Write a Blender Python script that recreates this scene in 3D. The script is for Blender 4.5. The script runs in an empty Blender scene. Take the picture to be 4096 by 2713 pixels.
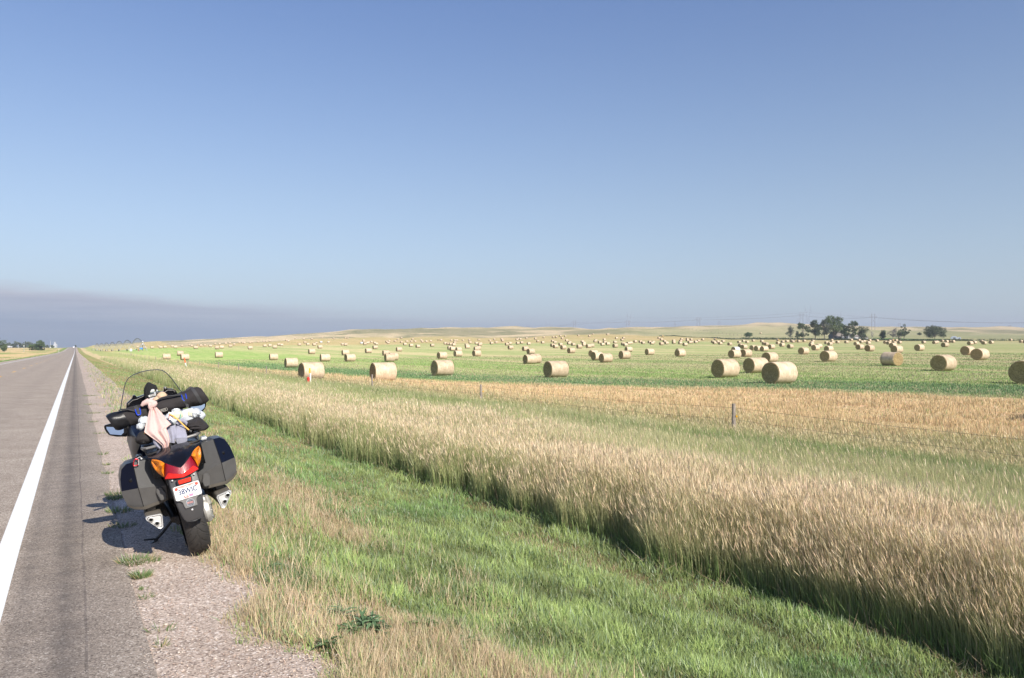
import bpy, bmesh, math, random
import numpy as np
from mathutils import Vector, Matrix

# ---------------------------------------------------------------- camera, sky, sun
SC = bpy.context.scene
COL = SC.collection
random.seed(7)
RNG = np.random.default_rng(11)
EYE = 1.6
FPX = 3124.0            # focal length in pixels of the 4096 px wide photograph
HX, HY = 2048.0, 1385.0 # principal column, eye level row
cam_d = bpy.data.cameras.new('camera'); cam = bpy.data.objects.new('camera', cam_d); COL.objects.link(cam)
cam.location = (0, 0, EYE); cam.rotation_euler = (math.radians(90), 0, 0)
cam_d.sensor_width = 36; cam_d.lens = 36*FPX/4096
cam_d.shift_y = (HY-1356.5)/4096
cam_d.clip_start = 0.1; cam_d.clip_end = 30000
SC.camera = cam
SC.view_settings.view_transform = 'Standard'; SC.view_settings.look = 'None'
SC.view_settings.exposure = 0.46; SC.view_settings.gamma = 1
SC.view_settings.use_curve_mapping = False
SUN_AZ, SUN_EL = math.radians(145), math.radians(36)
sdir = Vector((math.sin(SUN_AZ)*math.cos(SUN_EL), math.cos(SUN_AZ)*math.cos(SUN_EL), math.sin(SUN_EL)))
sl = bpy.data.lights.new('sun', 'SUN'); sl.energy = 5.0; sl.angle = math.radians(0.5); sl.color = (1, .93, .82)
so = bpy.data.objects.new('sun', sl); COL.objects.link(so); so.rotation_euler = sdir.to_track_quat('Z', 'Y').to_euler()
so.location = (0, 0, 50)
W = bpy.data.worlds.new('World'); SC.world = W; W.use_nodes = True
nt = W.node_tree; nt.nodes.clear()
def N(t, typ, **k):
    n = t.nodes.new(typ)
    for a, v in k.items():
        if a == 'inp':
            for kk, vv in v.items(): n.inputs[kk].default_value = vv
        else: setattr(n, a, v)
    return n
def mathn(t, op, a, b=None, c=None, clamp=False):
    n = t.nodes.new('ShaderNodeMath'); n.operation = op; n.use_clamp = clamp
    for i, v in enumerate((a, b, c)):
        if v is None: continue
        if isinstance(v, (int, float)): n.inputs[i].default_value = v
        else: t.links.new(v, n.inputs[i])
    return n.outputs[0]
def ramp(t, fac, stops, interp='LINEAR'):
    n = t.nodes.new('ShaderNodeValToRGB'); n.color_ramp.interpolation = interp
    e = n.color_ramp.elements
    while len(e) < len(stops): e.new(0.5)
    for el, (p, c) in zip(e, stops):
        el.position = p; el.color = (*c, 1) if len(c) == 3 else c
    t.links.new(fac, n.inputs[0]); return n.outputs[0]
def mix(t, fac, a, b, mode='MIX'):
    n = t.nodes.new('ShaderNodeMix'); n.data_type = 'RGBA'; n.blend_type = mode
    for s, v in ((0, fac), (6, a), (7, b)):
        if isinstance(v, (int, float)): n.inputs[s].default_value = v
        elif isinstance(v, tuple): n.inputs[s].default_value = (*v, 1) if len(v) == 3 else v
        else: t.links.new(v, n.inputs[s])
    return n.outputs[2]
sky = N(nt, 'ShaderNodeTexSky', sky_type='NISHITA', sun_disc=False, sun_elevation=SUN_EL, sun_rotation=SUN_AZ,
        altitude=900, air_density=1.0, dust_density=1.2, ozone_density=1.6)
geo = N(nt, 'ShaderNodeTexCoord')
sep = N(nt, 'ShaderNodeSeparateXYZ'); nt.links.new(geo.outputs['Generated'], sep.inputs[0])
dx, dy, dz = sep.outputs
elev = mathn(nt, 'ARCSINE', dz)                      # radians above the horizon
azim = mathn(nt, 'ARCTAN2', dx, dy)                  # 0 straight ahead, + to the right
# a low bank of cloud lying along the horizon, thickest to the left
cmb = N(nt, 'ShaderNodeCombineXYZ')
nt.links.new(mathn(nt, 'MULTIPLY', azim, 3.0), cmb.inputs[0]); nt.links.new(mathn(nt, 'MULTIPLY', elev, 26.0), cmb.inputs[1])
cn = N(nt, 'ShaderNodeTexNoise', inp={'Scale': 1.6, 'Detail': 7, 'Roughness': .55}); nt.links.new(cmb.outputs[0], cn.inputs['Vector'])
nz = mathn(nt, 'SUBTRACT', cn.outputs[0], .5)
top = mathn(nt, 'MAXIMUM', mathn(nt, 'MULTIPLY_ADD', azim, -.062, .036), .041)     # upper edge of the bank
ed = mathn(nt, 'SUBTRACT', mathn(nt, 'MULTIPLY_ADD', nz, .034, top), elev)
cover = mathn(nt, 'MULTIPLY', ed, 70, clamp=True)
cmb2 = N(nt, 'ShaderNodeCombineXYZ')
nt.links.new(mathn(nt, 'MULTIPLY', azim, 3.4), cmb2.inputs[0]); nt.links.new(mathn(nt, 'MULTIPLY', elev, 95.0), cmb2.inputs[1])
cn2 = N(nt, 'ShaderNodeTexNoise', inp={'Scale': 1.1, 'Detail': 6, 'Roughness': .6}); nt.links.new(cmb2.outputs[0], cn2.inputs['Vector'])
streak = mathn(nt, 'MULTIPLY_ADD', mathn(nt, 'SUBTRACT', cn2.outputs[0], .5), 6.0, .5, clamp=True)
depth = mathn(nt, 'DIVIDE', elev, top, clamp=True)
ccol = ramp(nt, depth, [(0, (.31, .385, .53)), (.45, (.33, .40, .54)), (.75, (.42, .455, .56)), (1, (.49, .51, .60))])
ccol = mix(nt, mathn(nt, 'MULTIPLY', streak, mathn(nt, 'MULTIPLY', depth, .75)), ccol, (.56, .58, .66))
leftw = mathn(nt, 'MAXIMUM', mathn(nt, 'MULTIPLY_ADD', azim, -1.3, .36, clamp=True), .42)
skycol = mix(nt, 1.0, sky.outputs[0], ramp(nt, mathn(nt, 'MULTIPLY', elev, 1.9, clamp=True), [(0, (.92, .90, .90)), (.35, (.87, .86, .89)), (.9, (.71, .81, 1.04))]), 'MULTIPLY')
SKYS = 0.109
sc_ = N(nt, 'ShaderNodeVectorMath', operation='SCALE', inp={'Scale': SKYS}); nt.links.new(skycol, sc_.inputs[0])
skyl = sc_.outputs[0]
# thick summer air low over the land, paler towards the left
hz = mathn(nt, 'POWER', 2.718, mathn(nt, 'MULTIPLY', mathn(nt, 'ABSOLUTE', elev), -5.8))
hcol = mix(nt, mathn(nt, 'MULTIPLY_ADD', azim, .9, .5, clamp=True), (.385, .47, .60), (.31, .38, .465))
skyl = mix(nt, mathn(nt, 'MULTIPLY', hz, .92), skyl, hcol)
cscale = N(nt, 'ShaderNodeVectorMath', operation='SCALE', inp={'Scale': .83}); nt.links.new(ccol, cscale.inputs[0])
fin = mix(nt, mathn(nt, 'MULTIPLY', cover, leftw), skyl, cscale.outputs[0])
bg = N(nt, 'ShaderNodeBackground', inp={'Strength': 1.0}); nt.links.new(fin, bg.inputs[0])
wo = N(nt, 'ShaderNodeOutputWorld'); nt.links.new(bg.outputs[0], wo.inputs[0])
SKY_NODE = sky

# ---------------------------------------------------------------- numbers and terrain
def vnoise(x, y, seed=0):
    x = np.asarray(x, float); y = np.asarray(y, float)
    xi = np.floor(x); yi = np.floor(y); fx = x-xi; fy = y-yi
    fx = fx*fx*(3-2*fx); fy = fy*fy*(3-2*fy)
    def h(a, b):
        n = np.sin(a*127.1+b*311.7+seed*74.7)*43758.5453
        return n-np.floor(n)
    return (h(xi, yi)*(1-fx)+h(xi+1, yi)*fx)*(1-fy)+(h(xi, yi+1)*(1-fx)+h(xi+1, yi+1)*fx)*fy
def fbm(x, y, seed=0, o=4):
    s = 0; a = .5; t = 0
    for i in range(o):
        s = s+a*vnoise(x*2**i, y*2**i, seed+i*13); t += a; a *= .5
    return s/t
def smooth(e0, e1, x):
    t = np.clip((x-e0)/(e1-e0), 0, 1); return t*t*(3-2*t)
TY = np.array([10,30,70,120,200,300,400,550,700,1000,1500,2300,4000,9000.])
TX = np.array([-1400,300,700,1000,1250,1500,1900,2300,2700,3100,3500,4096,5600.])
TZ = np.array([
 [-2.5,-2.6,-2.8,-3.0,-3.2,-3.3,-3.4,-3.6,-3.2,-2.2,-1.2,-4,-8,-20],
 [-2.5,-2.6,-2.8,-3.0,-3.2,-3.3,-3.4,-3.4,-2.9,-1.2,.6,-4,-8,-20],
 [-2.6,-2.7,-3.0,-3.45,-3.5,-2.3,-1.35,-1.0,-.6,1.8,11,3,0,-9],
 [-2.6,-2.7,-3.0,-3.4,-3.2,-1.9,-.9,.3,2.6,5.5,18,5,0,-9],
 [-2.6,-2.7,-3.05,-3.3,-3.1,-1.6,-.6,1.3,4.5,9,25,9,0,-9],
 [-2.6,-2.7,-3.05,-3.1,-2.95,-1.4,-.3,1.4,4.1,9.5,33,12,0,-9],
 [-2.6,-2.7,-3.0,-3.0,-2.6,-1.7,-.4,2.1,4.6,12,34.5,14,0,-9],
 [-2.6,-2.7,-2.9,-2.9,-2.3,-.9,.15,2.9,8.2,16,34,14,0,-9],
 [-2.6,-2.65,-2.8,-2.5,-2.1,-.6,.6,3.0,7.2,17,36,14,0,-9],
 [-2.6,-2.65,-2.6,-2.4,-1.7,-.6,.5,2.9,6.5,18,43,15,0,-9],
 [-2.6,-2.65,-2.5,-1.9,-1.2,.1,1.1,3.2,6,14,38,15,0,-9],
 [-2.6,-2.6,-2.4,-1.6,-.7,.4,1.4,3.5,5.6,12,34.5,15,0,-9],
 [-2.6,-2.6,-2.4,-1.6,-.7,.4,1.4,3.5,5.6,12,34,15,0,-9]])+EYE
LY = np.log(TY)
def table(t, Y):
    px = np.clip(HX+FPX*t, TX[0], TX[-1]); ly = np.clip(np.log(np.maximum(Y, 1)), LY[0], LY[-1])
    i = np.clip(np.searchsorted(TX, px)-1, 0, len(TX)-2); j = np.clip(np.searchsorted(LY, ly)-1, 0, len(LY)-2)
    a = (px-TX[i])/(TX[i+1]-TX[i]); b = (ly-LY[j])/(LY[j+1]-LY[j])
    a = a*a*(3-2*a)*.5+a*.5
    return (1-a)*((1-b)*TZ[i, j]+b*TZ[i, j+1])+a*((1-b)*TZ[i+1, j]+b*TZ[i+1, j+1])
RA = math.radians(29.2); SA, CA = math.sin(RA), math.cos(RA)
def su(X, Y): return -SA*X+CA*Y, CA*X+SA*Y
def xy(s, u): return -SA*s+CA*u, CA*s+SA*u
ZR_S = np.array([-400, 0, 25, 60, 250, 450, 600, 700, 900, 1190, 1350, 1700, 2500, 9000.])
ZR_Z = np.array([0, 0, -.02, -.17, -1.0, -1.75, -2.0, -1.85, -1.1, -.12, .0, -1.5, -9, -30.])
def zroad(s):
    a = 12.0
    return sum(np.interp(s+k*a, ZR_S, ZR_Z) for k in (-2, -1, 0, 1, 2))/5
def T(X, Y):
    """height of the land (the road surface beside the camera is 0)"""
    X = np.asarray(X, float); Y = np.asarray(Y, float)
    s, u = su(X, Y); Yc = np.maximum(Y, 12)
    zf = table(X/Yc, Yc)
    amp = np.clip((Y-420)/700, 0, 1)
    roll = (fbm(X/150, Y/110, 3, 4)-.5)*15*amp + (fbm(X/52, Y/45, 9, 3)-.5)*6*amp
    fade = np.clip((u-60)/250, 0, 1)
    zf = zf+roll*fade*(1-.75*smooth(1300, 1900, Y))
    zr = zroad(s)
    cr = np.where(u > 0, np.interp(u, [0, .345, 1.0, 2.4, 5.0, 7, 9, 14, 40], [0, -.002, -.004, -.30, -.78, -.92, -.95, -1.0, -1.1]),
                  np.interp(-u, [0, 7.6, 9, 12, 17, 40, 600], [0, 0, -.05, -.75, -.9, -.75, -.9]))
    zn = zr+cr
    near = np.where(u > 0, 1-smooth(7, 34, u)*1.0, 1.0)
    z = zn*near+zf*(1-near)
    z = z+(vnoise(X/.6, Y/.6, 4)-.5)*.035*np.clip((np.abs(u-.3)-.9)*1.2, 0, 1)*(u > .9)
    return z
def T1(X, Y): return float(T(np.array([X]), np.array([Y]))[0])
YS = np.exp(np.linspace(math.log(2), math.log(2600), 1500))
def hit(px, py, y0=6, y1=2600, dz=0):
    """the spot of ground a photograph pixel shows"""
    t = (px-HX)/FPX; yy = YS[(YS >= y0) & (YS <= y1)]
    zl = EYE-(py-HY)/FPX*yy; g = T(t*yy, yy)+dz
    k = np.where(g >= zl)[0]; Y = yy[k[0]] if len(k) else yy[-1]
    return t*Y, Y

# ---------------------------------------------------------------- materials
MATS = {}
def newmat(name):
    m = bpy.data.materials.new(name); m.use_nodes = True; t = m.node_tree; t.nodes.clear(); return m, t
def pbr(name, col, rough=.6, metal=0, coat=0, noise=0, nscale=20, bump=0, bscale=200, spec=.5, trans=0, alpha=1, emis=None, attr=False, ior=1.45, col2=None):
    if name in MATS: return MATS[name]
    m, t = newmat(name)
    b = N(t, 'ShaderNodeBsdfPrincipled', inp={'Roughness': rough, 'Metallic': metal, 'Coat Weight': coat, 'Specular IOR Level': spec, 'Transmission Weight': trans, 'Alpha': alpha, 'IOR': ior})
    o = N(t, 'ShaderNodeOutputMaterial'); t.links.new(b.outputs[0], o.inputs[0])
    tc = N(t, 'ShaderNodeTexCoord')
    base = None
    if attr:
        a = N(t, 'ShaderNodeAttribute', attribute_name='Col'); base = a.outputs[0]
    if noise:
        n = N(t, 'ShaderNodeTexNoise', inp={'Scale': nscale, 'Detail': 6, 'Roughness': .6}); t.links.new(tc.outputs['Object'], n.inputs['Vector'])
        c2 = col2 if col2 else tuple(c*(1-noise) for c in col)
        f = mathn(t, 'MULTIPLY_ADD', n.outputs[0], 2.2, -.6, clamp=True)
        base = mix(t, f, base if base else col, c2) if not attr else mix(t, 1.0, base, ramp(t, n.outputs[0], [(.25, (1-noise,)*3), (.75, (1+noise*.5,)*3)]), 'MULTIPLY')
    if base is not None: t.links.new(base, b.inputs['Base Color'])
    else: b.inputs['Base Color'].default_value = (*col, 1)
    if bump:
        n2 = N(t, 'ShaderNodeTexNoise', inp={'Scale': bscale, 'Detail': 4}); t.links.new(tc.outputs['Object'], n2.inputs['Vector'])
        bp = N(t, 'ShaderNodeBump', inp={'Strength': bump, 'Distance': .01}); t.links.new(n2.outputs[0], bp.inputs['Height']); t.links.new(bp.outputs[0], b.inputs['Normal'])
    if emis:
        b.inputs['Emission Color'].default_value = (*emis[:3], 1); b.inputs['Emission Strength'].default_value = emis[3]
    MATS[name] = m; return m
def leafmat(name, transl=.3):
    if name in MATS: return MATS[name]
    m, t = newmat(name)
    a = N(t, 'ShaderNodeAttribute', attribute_name='Col')
    d = N(t, 'ShaderNodeBsdfDiffuse', inp={'Roughness': .6}); tr = N(t, 'ShaderNodeBsdfTranslucent')
    g = N(t, 'ShaderNodeBsdfGlossy', inp={'Roughness': .45, 'Color': (1, 1, 1, 1)})
    t.links.new(a.outputs[0], d.inputs[0]); t.links.new(a.outputs[0], tr.inputs[0])
    mx = N(t, 'ShaderNodeMixShader', inp={0: transl}); t.links.new(d.outputs[0], mx.inputs[1]); t.links.new(tr.outputs[0], mx.inputs[2])
    m2 = N(t, 'ShaderNodeMixShader', inp={0: .035}); t.links.new(mx.outputs[0], m2.inputs[1]); t.links.new(g.outputs[0], m2.inputs[2])
    o = N(t, 'ShaderNodeOutputMaterial'); t.links.new(m2.outputs[0], o.inputs[0]); MATS[name] = m; return m

# ---------------------------------------------------------------- mesh helpers
def tag(o, label=None, cat=None, group=None, kind=None):
    if label: o['label'] = label
    if cat: o['category'] = cat
    if group: o['group'] = group
    if kind: o['kind'] = kind
    return o
def thing(name, loc=(0, 0, 0), label=None, cat=None, group=None, rz=0):
    o = bpy.data.objects.new(name, None); COL.objects.link(o); o.location = loc; o.rotation_euler = (0, 0, rz)
    o.empty_display_size = .1
    return tag(o, label, cat, group)
def np_mesh(name, verts, faces, mats=(), midx=None, col=None, smooth_=False):
    """verts (n,3); faces (m,k) array of one size, or a list of such arrays"""
    me = bpy.data.meshes.new(name)
    fl = faces if isinstance(faces, (list, tuple)) else [faces]
    fl = [np.asarray(f, np.int32) for f in fl if len(f)]
    verts = np.asarray(verts, np.float32)
    me.vertices.add(len(verts)); me.vertices.foreach_set('co', verts.ravel())
    loops = np.concatenate([f.ravel() for f in fl]); tot = np.concatenate([np.full(len(f), f.shape[1], np.int32) for f in fl])
    st = np.concatenate([[0], np.cumsum(tot)[:-1]]).astype(np.int32)
    me.loops.add(len(loops)); me.loops.foreach_set('vertex_index', loops)
    me.polygons.add(len(tot)); me.polygons.foreach_set('loop_start', st); me.polygons.foreach_set('loop_total', tot)
    if midx is not None: me.polygons.foreach_set('material_index', np.asarray(midx, np.int32))
    me.polygons.foreach_set('use_smooth', np.full(len(tot), smooth_, bool))
    for m in (mats if isinstance(mats, (list, tuple)) else [mats]): me.materials.append(m)
    if col is not None:
        ca = me.color_attributes.new('Col', 'FLOAT_COLOR', 'POINT')
        c = np.ones((len(verts), 4), np.float32); c[:, :3] = col; ca.data.foreach_set('color', c.ravel())
    me.update(); me.validate(); return me
def link(name, me, parent=None):
    o = bpy.data.objects.new(name, me); COL.objects.link(o)
    if parent is not None: o.parent = parent
    return o
class MB:
    """collects shapes, then links them as ONE mesh object"""
    def __init__(s): s.v = []; s.f = []; s.m = []; s.n = 0
    def add(s, v, f, m=0):
        b = s.n; s.v += [tuple(map(float, p)) for p in v]; s.n += len(v)
        s.f += [tuple(i+b for i in q) for q in f]; s.m += [m]*len(f); return s
    def box(s, c, d, m=0, R=None, taper=1.0):
        x, y, z = d[0]/2, d[1]/2, d[2]/2
        P = [Vector((a*x*(taper if e > 0 else 1), b*y*(taper if e > 0 else 1), e*z)) for e in (-1, 1) for b in (-1, 1) for a in (-1, 1)]
        if R is not None: P = [R @ p for p in P]
        P = [p+Vector(c) for p in P]
        return s.add(P, [(0, 2, 3, 1), (4, 5, 7, 6), (0, 1, 5, 4), (2, 6, 7, 3), (0, 4, 6, 2), (1, 3, 7, 5)], m)
    def tube(s, pts, r, seg=8, m=0, cap=True, flat=None):
        pts = [Vector(p) for p in pts]; n = len(pts)
        rs = r if isinstance(r, (list, tuple)) else [r]*n
        V = []; up = Vector((0, 0, 1))
        d0 = (pts[1]-pts[0]).normalized()
        if abs(d0.z) > .9: up = Vector((1, 0, 0))
        a = d0.cross(up).normalized()
        for i, p in enumerate(pts):
            d = (pts[min(i+1, n-1)]-pts[max(i-1, 0)]).normalized()
            a = (a-d*a.dot(d)); a = a.normalized() if a.length > 1e-6 else d.orthogonal().normalized()
            b = d.cross(a)
            for k in range(seg):
                t = 2*math.pi*k/seg
                V.append(p+a*math.cos(t)*rs[i]+b*math.sin(t)*rs[i]*(flat or 1))
        F = [(i*seg+k, i*seg+(k+1) % seg, (i+1)*seg+(k+1) % seg, (i+1)*seg+k) for i in range(n-1) for k in range(seg)]
        if cap: F += [tuple(range(seg-1, -1, -1)), tuple((n-1)*seg+k for k in range(seg))]
        return s.add(V, F, m)
    def loft(s, secs, m=0, cap=True, closed=True):
        n = len(secs[0]); V = [p for q in secs for p in q]; K = n if closed else n-1
        F = [(i*n+k, i*n+(k+1) % n, (i+1)*n+(k+1) % n, (i+1)*n+k) for i in range(len(secs)-1) for k in range(K)]
        if cap and closed: F += [tuple(range(n-1, -1, -1)), tuple((len(secs)-1)*n+k for k in range(n))]
        return s.add(V, F, m)
    def prism(s, poly, a, b, axis='y', m=0):
        def P(p, h):
            return {'y': (p[0], h, p[1]), 'x': (h, p[0], p[1]), 'z': (p[0], p[1], h)}[axis]
        return s.loft([[P(p, a) for p in poly], [P(p, b) for p in poly]], m)
    def lathe(s, prof, c, axis='z', seg=24, m=0, close=False):
        V = []
        for r, h in prof:
            for k in range(seg):
                t = 2*math.pi*k/seg; x, y = r*math.cos(t), r*math.sin(t)
                p = {'z': (x, y, h), 'x': (h, x, y), 'y': (x, h, y)}[axis]
                V.append((p[0]+c[0], p[1]+c[1], p[2]+c[2]))
        n = len(prof); J = n if close else n-1
        F = [(i*seg+k, i*seg+(k+1) % seg, ((i+1) % n)*seg+(k+1) % seg, ((i+1) % n)*seg+k) for i in range(J) for k in range(seg)]
        if not close: F += [tuple(range(seg-1, -1, -1)), tuple((n-1)*seg+k for k in range(seg))]
        return s.add(V, F, m)
    def ell(s, c, r, m=0, seg=16, rings=10, jit=0, R=None):
        V = []; F = []
        for i in range(rings+1):
            ph = math.pi*i/rings
            for k in range(seg):
                t = 2*math.pi*k/seg
                q = 1+jit*(random.random()-.5)
                p = Vector((r[0]*math.sin(ph)*math.cos(t)*q, r[1]*math.sin(ph)*math.sin(t)*q, r[2]*math.cos(ph)*q))
                if R is not None: p = R @ p
                V.append(p+Vector(c))
        F = [(i*seg+k, (i+1)*seg+k, (i+1)*seg+(k+1) % seg, i*seg+(k+1) % seg) for i in range(rings) for k in range(seg)]
        return s.add(V, F, m)
    def mesh(s, name, mats, smooth_=True, bevel=0, bseg=2, sub=0):
        me = bpy.data.meshes.new(name); me.from_pydata(s.v, [], s.f)
        for m in (mats if isinstance(mats, (list, tuple)) else [mats]): me.materials.append(m)
        me.polygons.foreach_set('material_index', s.m)
        bm = bmesh.new(); bm.from_mesh(me)
        bmesh.ops.remove_doubles(bm, verts=bm.verts, dist=1e-5)
        bmesh.ops.recalc_face_normals(bm, faces=bm.faces)
        if bevel:
            ed = [e for e in bm.edges if len(e.link_faces) == 2 and e.calc_face_angle(0) > .5]
            bmesh.ops.bevel(bm, geom=ed, offset=bevel, segments=bseg, affect='EDGES', clamp_overlap=True)
        bm.to_mesh(me); bm.free()
        if smooth_:
            me.polygons.foreach_set('use_smooth', [True]*len(me.polygons))
            try: me.set_sharp_from_angle(angle=math.radians(38))
            except Exception: pass
        me.update(); return me
    def build(s, name, mats, parent=None, **k):
        o = link(name, s.mesh(name, mats, **k), parent); 
        return o
def text_mesh(name, body, size, mat, parent=None, M=None, depth=.0006, align='CENTER', bold=0):
    cu = bpy.data.curves.new(name, 'FONT'); cu.body = body; cu.size = size; cu.extrude = depth; cu.align_x = align; cu.align_y = 'CENTER'; cu.offset = bold
    tmp = bpy.data.objects.new(name+'_tmp', cu); COL.objects.link(tmp)
    dg = bpy.context.evaluated_depsgraph_get(); me = bpy.data.meshes.new_from_object(tmp.evaluated_get(dg))
    bpy.data.objects.remove(tmp); me.materials.clear(); me.materials.append(mat); me.name = name
    if M is not None: me.transform(M)
    return link(name, me, parent)
# ---------------------------------------------------------------- ground, road
def grow(a, b, first, g, lim=1e9):
    out = [a]; st = first
    while out[-1] < b: out.append(out[-1]+st); st = min(st*g, lim)
    return out
def lines(neg, pos, first, g, lim=1e9):
    p = grow(0, pos, first, g, lim); n = grow(0, neg, first, g, lim)
    return np.array([-v for v in n[:0:-1]]+p)
us = lines(5000, 7000, .22, 1.028); ss = lines(300, 7000, .6, 1.026)
US, SS = np.meshgrid(us, ss); GX, GY = xy(SS, US)
GZ = T(GX, GY)
under = (US > -9.2) & (US < .33) & (SS < 1680)
GZ = GZ-np.where(under, .05, 0)
def field_line(s): return np.interp(s, [0, 20, 31, 53, 75, 110, 200], [41, 39.5, 36.7, 28.6, 23, 20.5, 19])
def lerp(a, b, w): return np.asarray(a)*(1-w[..., None])+np.asarray(b)*w[..., None]
def ground_colour(X, Y):
    s, u = su(X, Y); sh = X.shape
    c = np.zeros(sh+(3,)); c[:] = (.19, .22, .09)
    n1 = fbm(X/3, Y/3, 21, 3)
    c = lerp(c, (.24, .20, .11), smooth(.45, .62, n1))
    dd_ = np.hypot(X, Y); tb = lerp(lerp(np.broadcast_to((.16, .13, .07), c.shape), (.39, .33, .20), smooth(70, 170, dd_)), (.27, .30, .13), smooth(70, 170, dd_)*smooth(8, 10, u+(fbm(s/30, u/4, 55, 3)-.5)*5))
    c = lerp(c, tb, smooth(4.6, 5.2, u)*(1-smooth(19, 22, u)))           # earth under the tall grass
    c = lerp(c, (.56, .43, .25), smooth(19, 22, u))                                    # stubble strip
    fl = field_line(s)
    w = smooth(-1.5, 1.2, u-fl+(fbm(s/6, u/6, 5, 2)-.5)*3)
    st = fbm(u/4.2+fbm(s/60, u/30, 2, 2)*1.5, s/120, 31, 4)                            # cut swaths run along the road
    wv = u-fl; farm = smooth(28, 60, wv)
    f = lerp(lerp(np.broadcast_to((.25, .345, .12), c.shape), (.27, .32, .14), farm), (.43, .39, .22), smooth(.42, .66, st)*(.25+.6*farm))
    nearf = 1-smooth(9, 19, u-fl)
    f = lerp(f, (.13, .225, .10), nearf*.75*smooth(25, 60, 200-s)); f = lerp(f, (.42, .38, .20), (1-smooth(1.5, 4, wv))*.6)
    f = lerp(f, (.40, .29, .15), smooth(430, 620, Y+(fbm(X/60, Y/60, 8, 2)-.5)*260)*.6)
    c = lerp(c, f, w)
    px = HX+FPX*X/np.maximum(Y, 1)
    back = np.interp(px, [300, 700, 1150, 1500, 1900, 2150, 2400, 2700, 3000, 3500, 4200], BACK)
    h = fbm(X/110, Y/60, 41, 4); h2 = fbm(X/35, Y/20, 47, 3)
    hc = lerp(np.broadcast_to((.45, .38, .25), c.shape), (.185, .185, .11), np.clip(smooth(.46, .60, h)*.8+smooth(.52, .66, h2)*.45, 0, 1))
    hc = lerp(hc, (.27, .285, .15), smooth(2300, 2700, px)*(1-smooth(950, 1300, Y))*.7)
    hc = lerp(hc, (.10, .17, .06), smooth(3450, 3550, px)*(1-smooth(3800, 3900, px))*(Y < back+130)*.9)
    hc = lerp(hc, (.36, .34, .18), smooth(3750, 3900, px)*(Y < back+200)*.8)
    c = lerp(c, hc, smooth(0, 14, Y-back)*(u > 17))
    # verge and land left of the road
    L = (u < -7.6)
    lc = lerp(np.broadcast_to((.15, .21, .07), c.shape), (.40, .32, .18), smooth(-12, -16, u+(fbm(s/15, u/9, 71, 2)-.5)*8))
    lc = lerp(lc, (.20, .23, .09), smooth(.52, .60, fbm(s/50, u/22, 77, 3))*smooth(-14, -20, u))
    c[L] = lc[L]
    return c
BACK = [5000, 640, 720, 850, 700, 700, 690, 640, 600, 580, 560]
# field's far edge, read where the photograph shows it
for i_, (a_, b_) in enumerate([(300, 1390), (700, 1388), (1150, 1364), (1500, 1350), (1900, 1351), (2150, 1348), (2400, 1334), (2700, 1345.5), (3000, 1359), (3500, 1363), (4200, 1366)]):
    BACK[i_] = 5000 if i_ == 0 else min(1100, max(520, hit(a_, b_, 60)[1]))
print('BACK', [round(b) for b in BACK])
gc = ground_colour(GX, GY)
nr, nc_ = GX.shape
ids = np.arange(nr*nc_).reshape(nr, nc_)
quads = np.stack([ids[:-1, :-1], ids[:-1, 1:], ids[1:, 1:], ids[1:, :-1]], -1).reshape(-1, 4)
def ground_mat():
    m, t = newmat('ground'); tc = N(t, 'ShaderNodeTexCoord')
    a = N(t, 'ShaderNodeAttribute', attribute_name='Col')
    def noise(vec, sc, det=5, rough=.6):
        n = N(t, 'ShaderNodeTexNoise', inp={'Scale': sc, 'Detail': det, 'Roughness': rough}); t.links.new(vec, n.inputs['Vector']); return n.outputs[0]
    mp = N(t, 'ShaderNodeMapping'); mp.inputs['Rotation'].default_value = (0, 0, -RA); t.links.new(tc.outputs['Object'], mp.inputs[0])
    mp2 = N(t, 'ShaderNodeMapping'); mp2.inputs['Scale'].default_value = (1, .06, 1); t.links.new(mp.outputs[0], mp2.inputs[0])
    n1 = noise(tc.outputs['Object'], 14, 5, .7); n2 = noise(tc.outputs['Object'], .7, 6, .65); n3 = noise(mp2.outputs[0], .9, 6, .65); n4 = noise(tc.outputs['Object'], 3.3, 6, .75)
    c = mix(t, 1.0, a.outputs[0], ramp(t, n1, [(.2, (.6, .6, .6)), (.8, (1.35, 1.35, 1.35))]), 'MULTIPLY')
    c = mix(t, 1.0, c, ramp(t, n2, [(.3, (.80, .84, .78)), (.7, (1.2, 1.15, 1.2))]), 'MULTIPLY')
    c = mix(t, 1.0, c, ramp(t, n3, [(.32, (.74, .88, .72)), (.68, (1.3, 1.12, 1.28))]), 'MULTIPLY')
    c = mix(t, 1.0, c, ramp(t, n4, [(.3, (.78, .82, .76)), (.7, (1.22, 1.16, 1.2))]), 'MULTIPLY')
    b = N(t, 'ShaderNodeBsdfDiffuse', inp={'Roughness': .8}); t.links.new(c, b.inputs[0])
    bp = N(t, 'ShaderNodeBump', inp={'Strength': .6, 'Distance': .05}); t.links.new(n1, bp.inputs['Height']); t.links.new(bp.outputs[0], b.inputs['Normal'])
    o = N(t, 'ShaderNodeOutputMaterial'); t.links.new(b.outputs[0], o.inputs[0]); return m
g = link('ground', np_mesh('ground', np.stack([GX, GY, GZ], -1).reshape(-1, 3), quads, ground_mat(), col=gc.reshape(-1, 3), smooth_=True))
tag(g, 'mown verge, cut hay field and dry rolling hills to the horizon', kind='structure')

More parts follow.
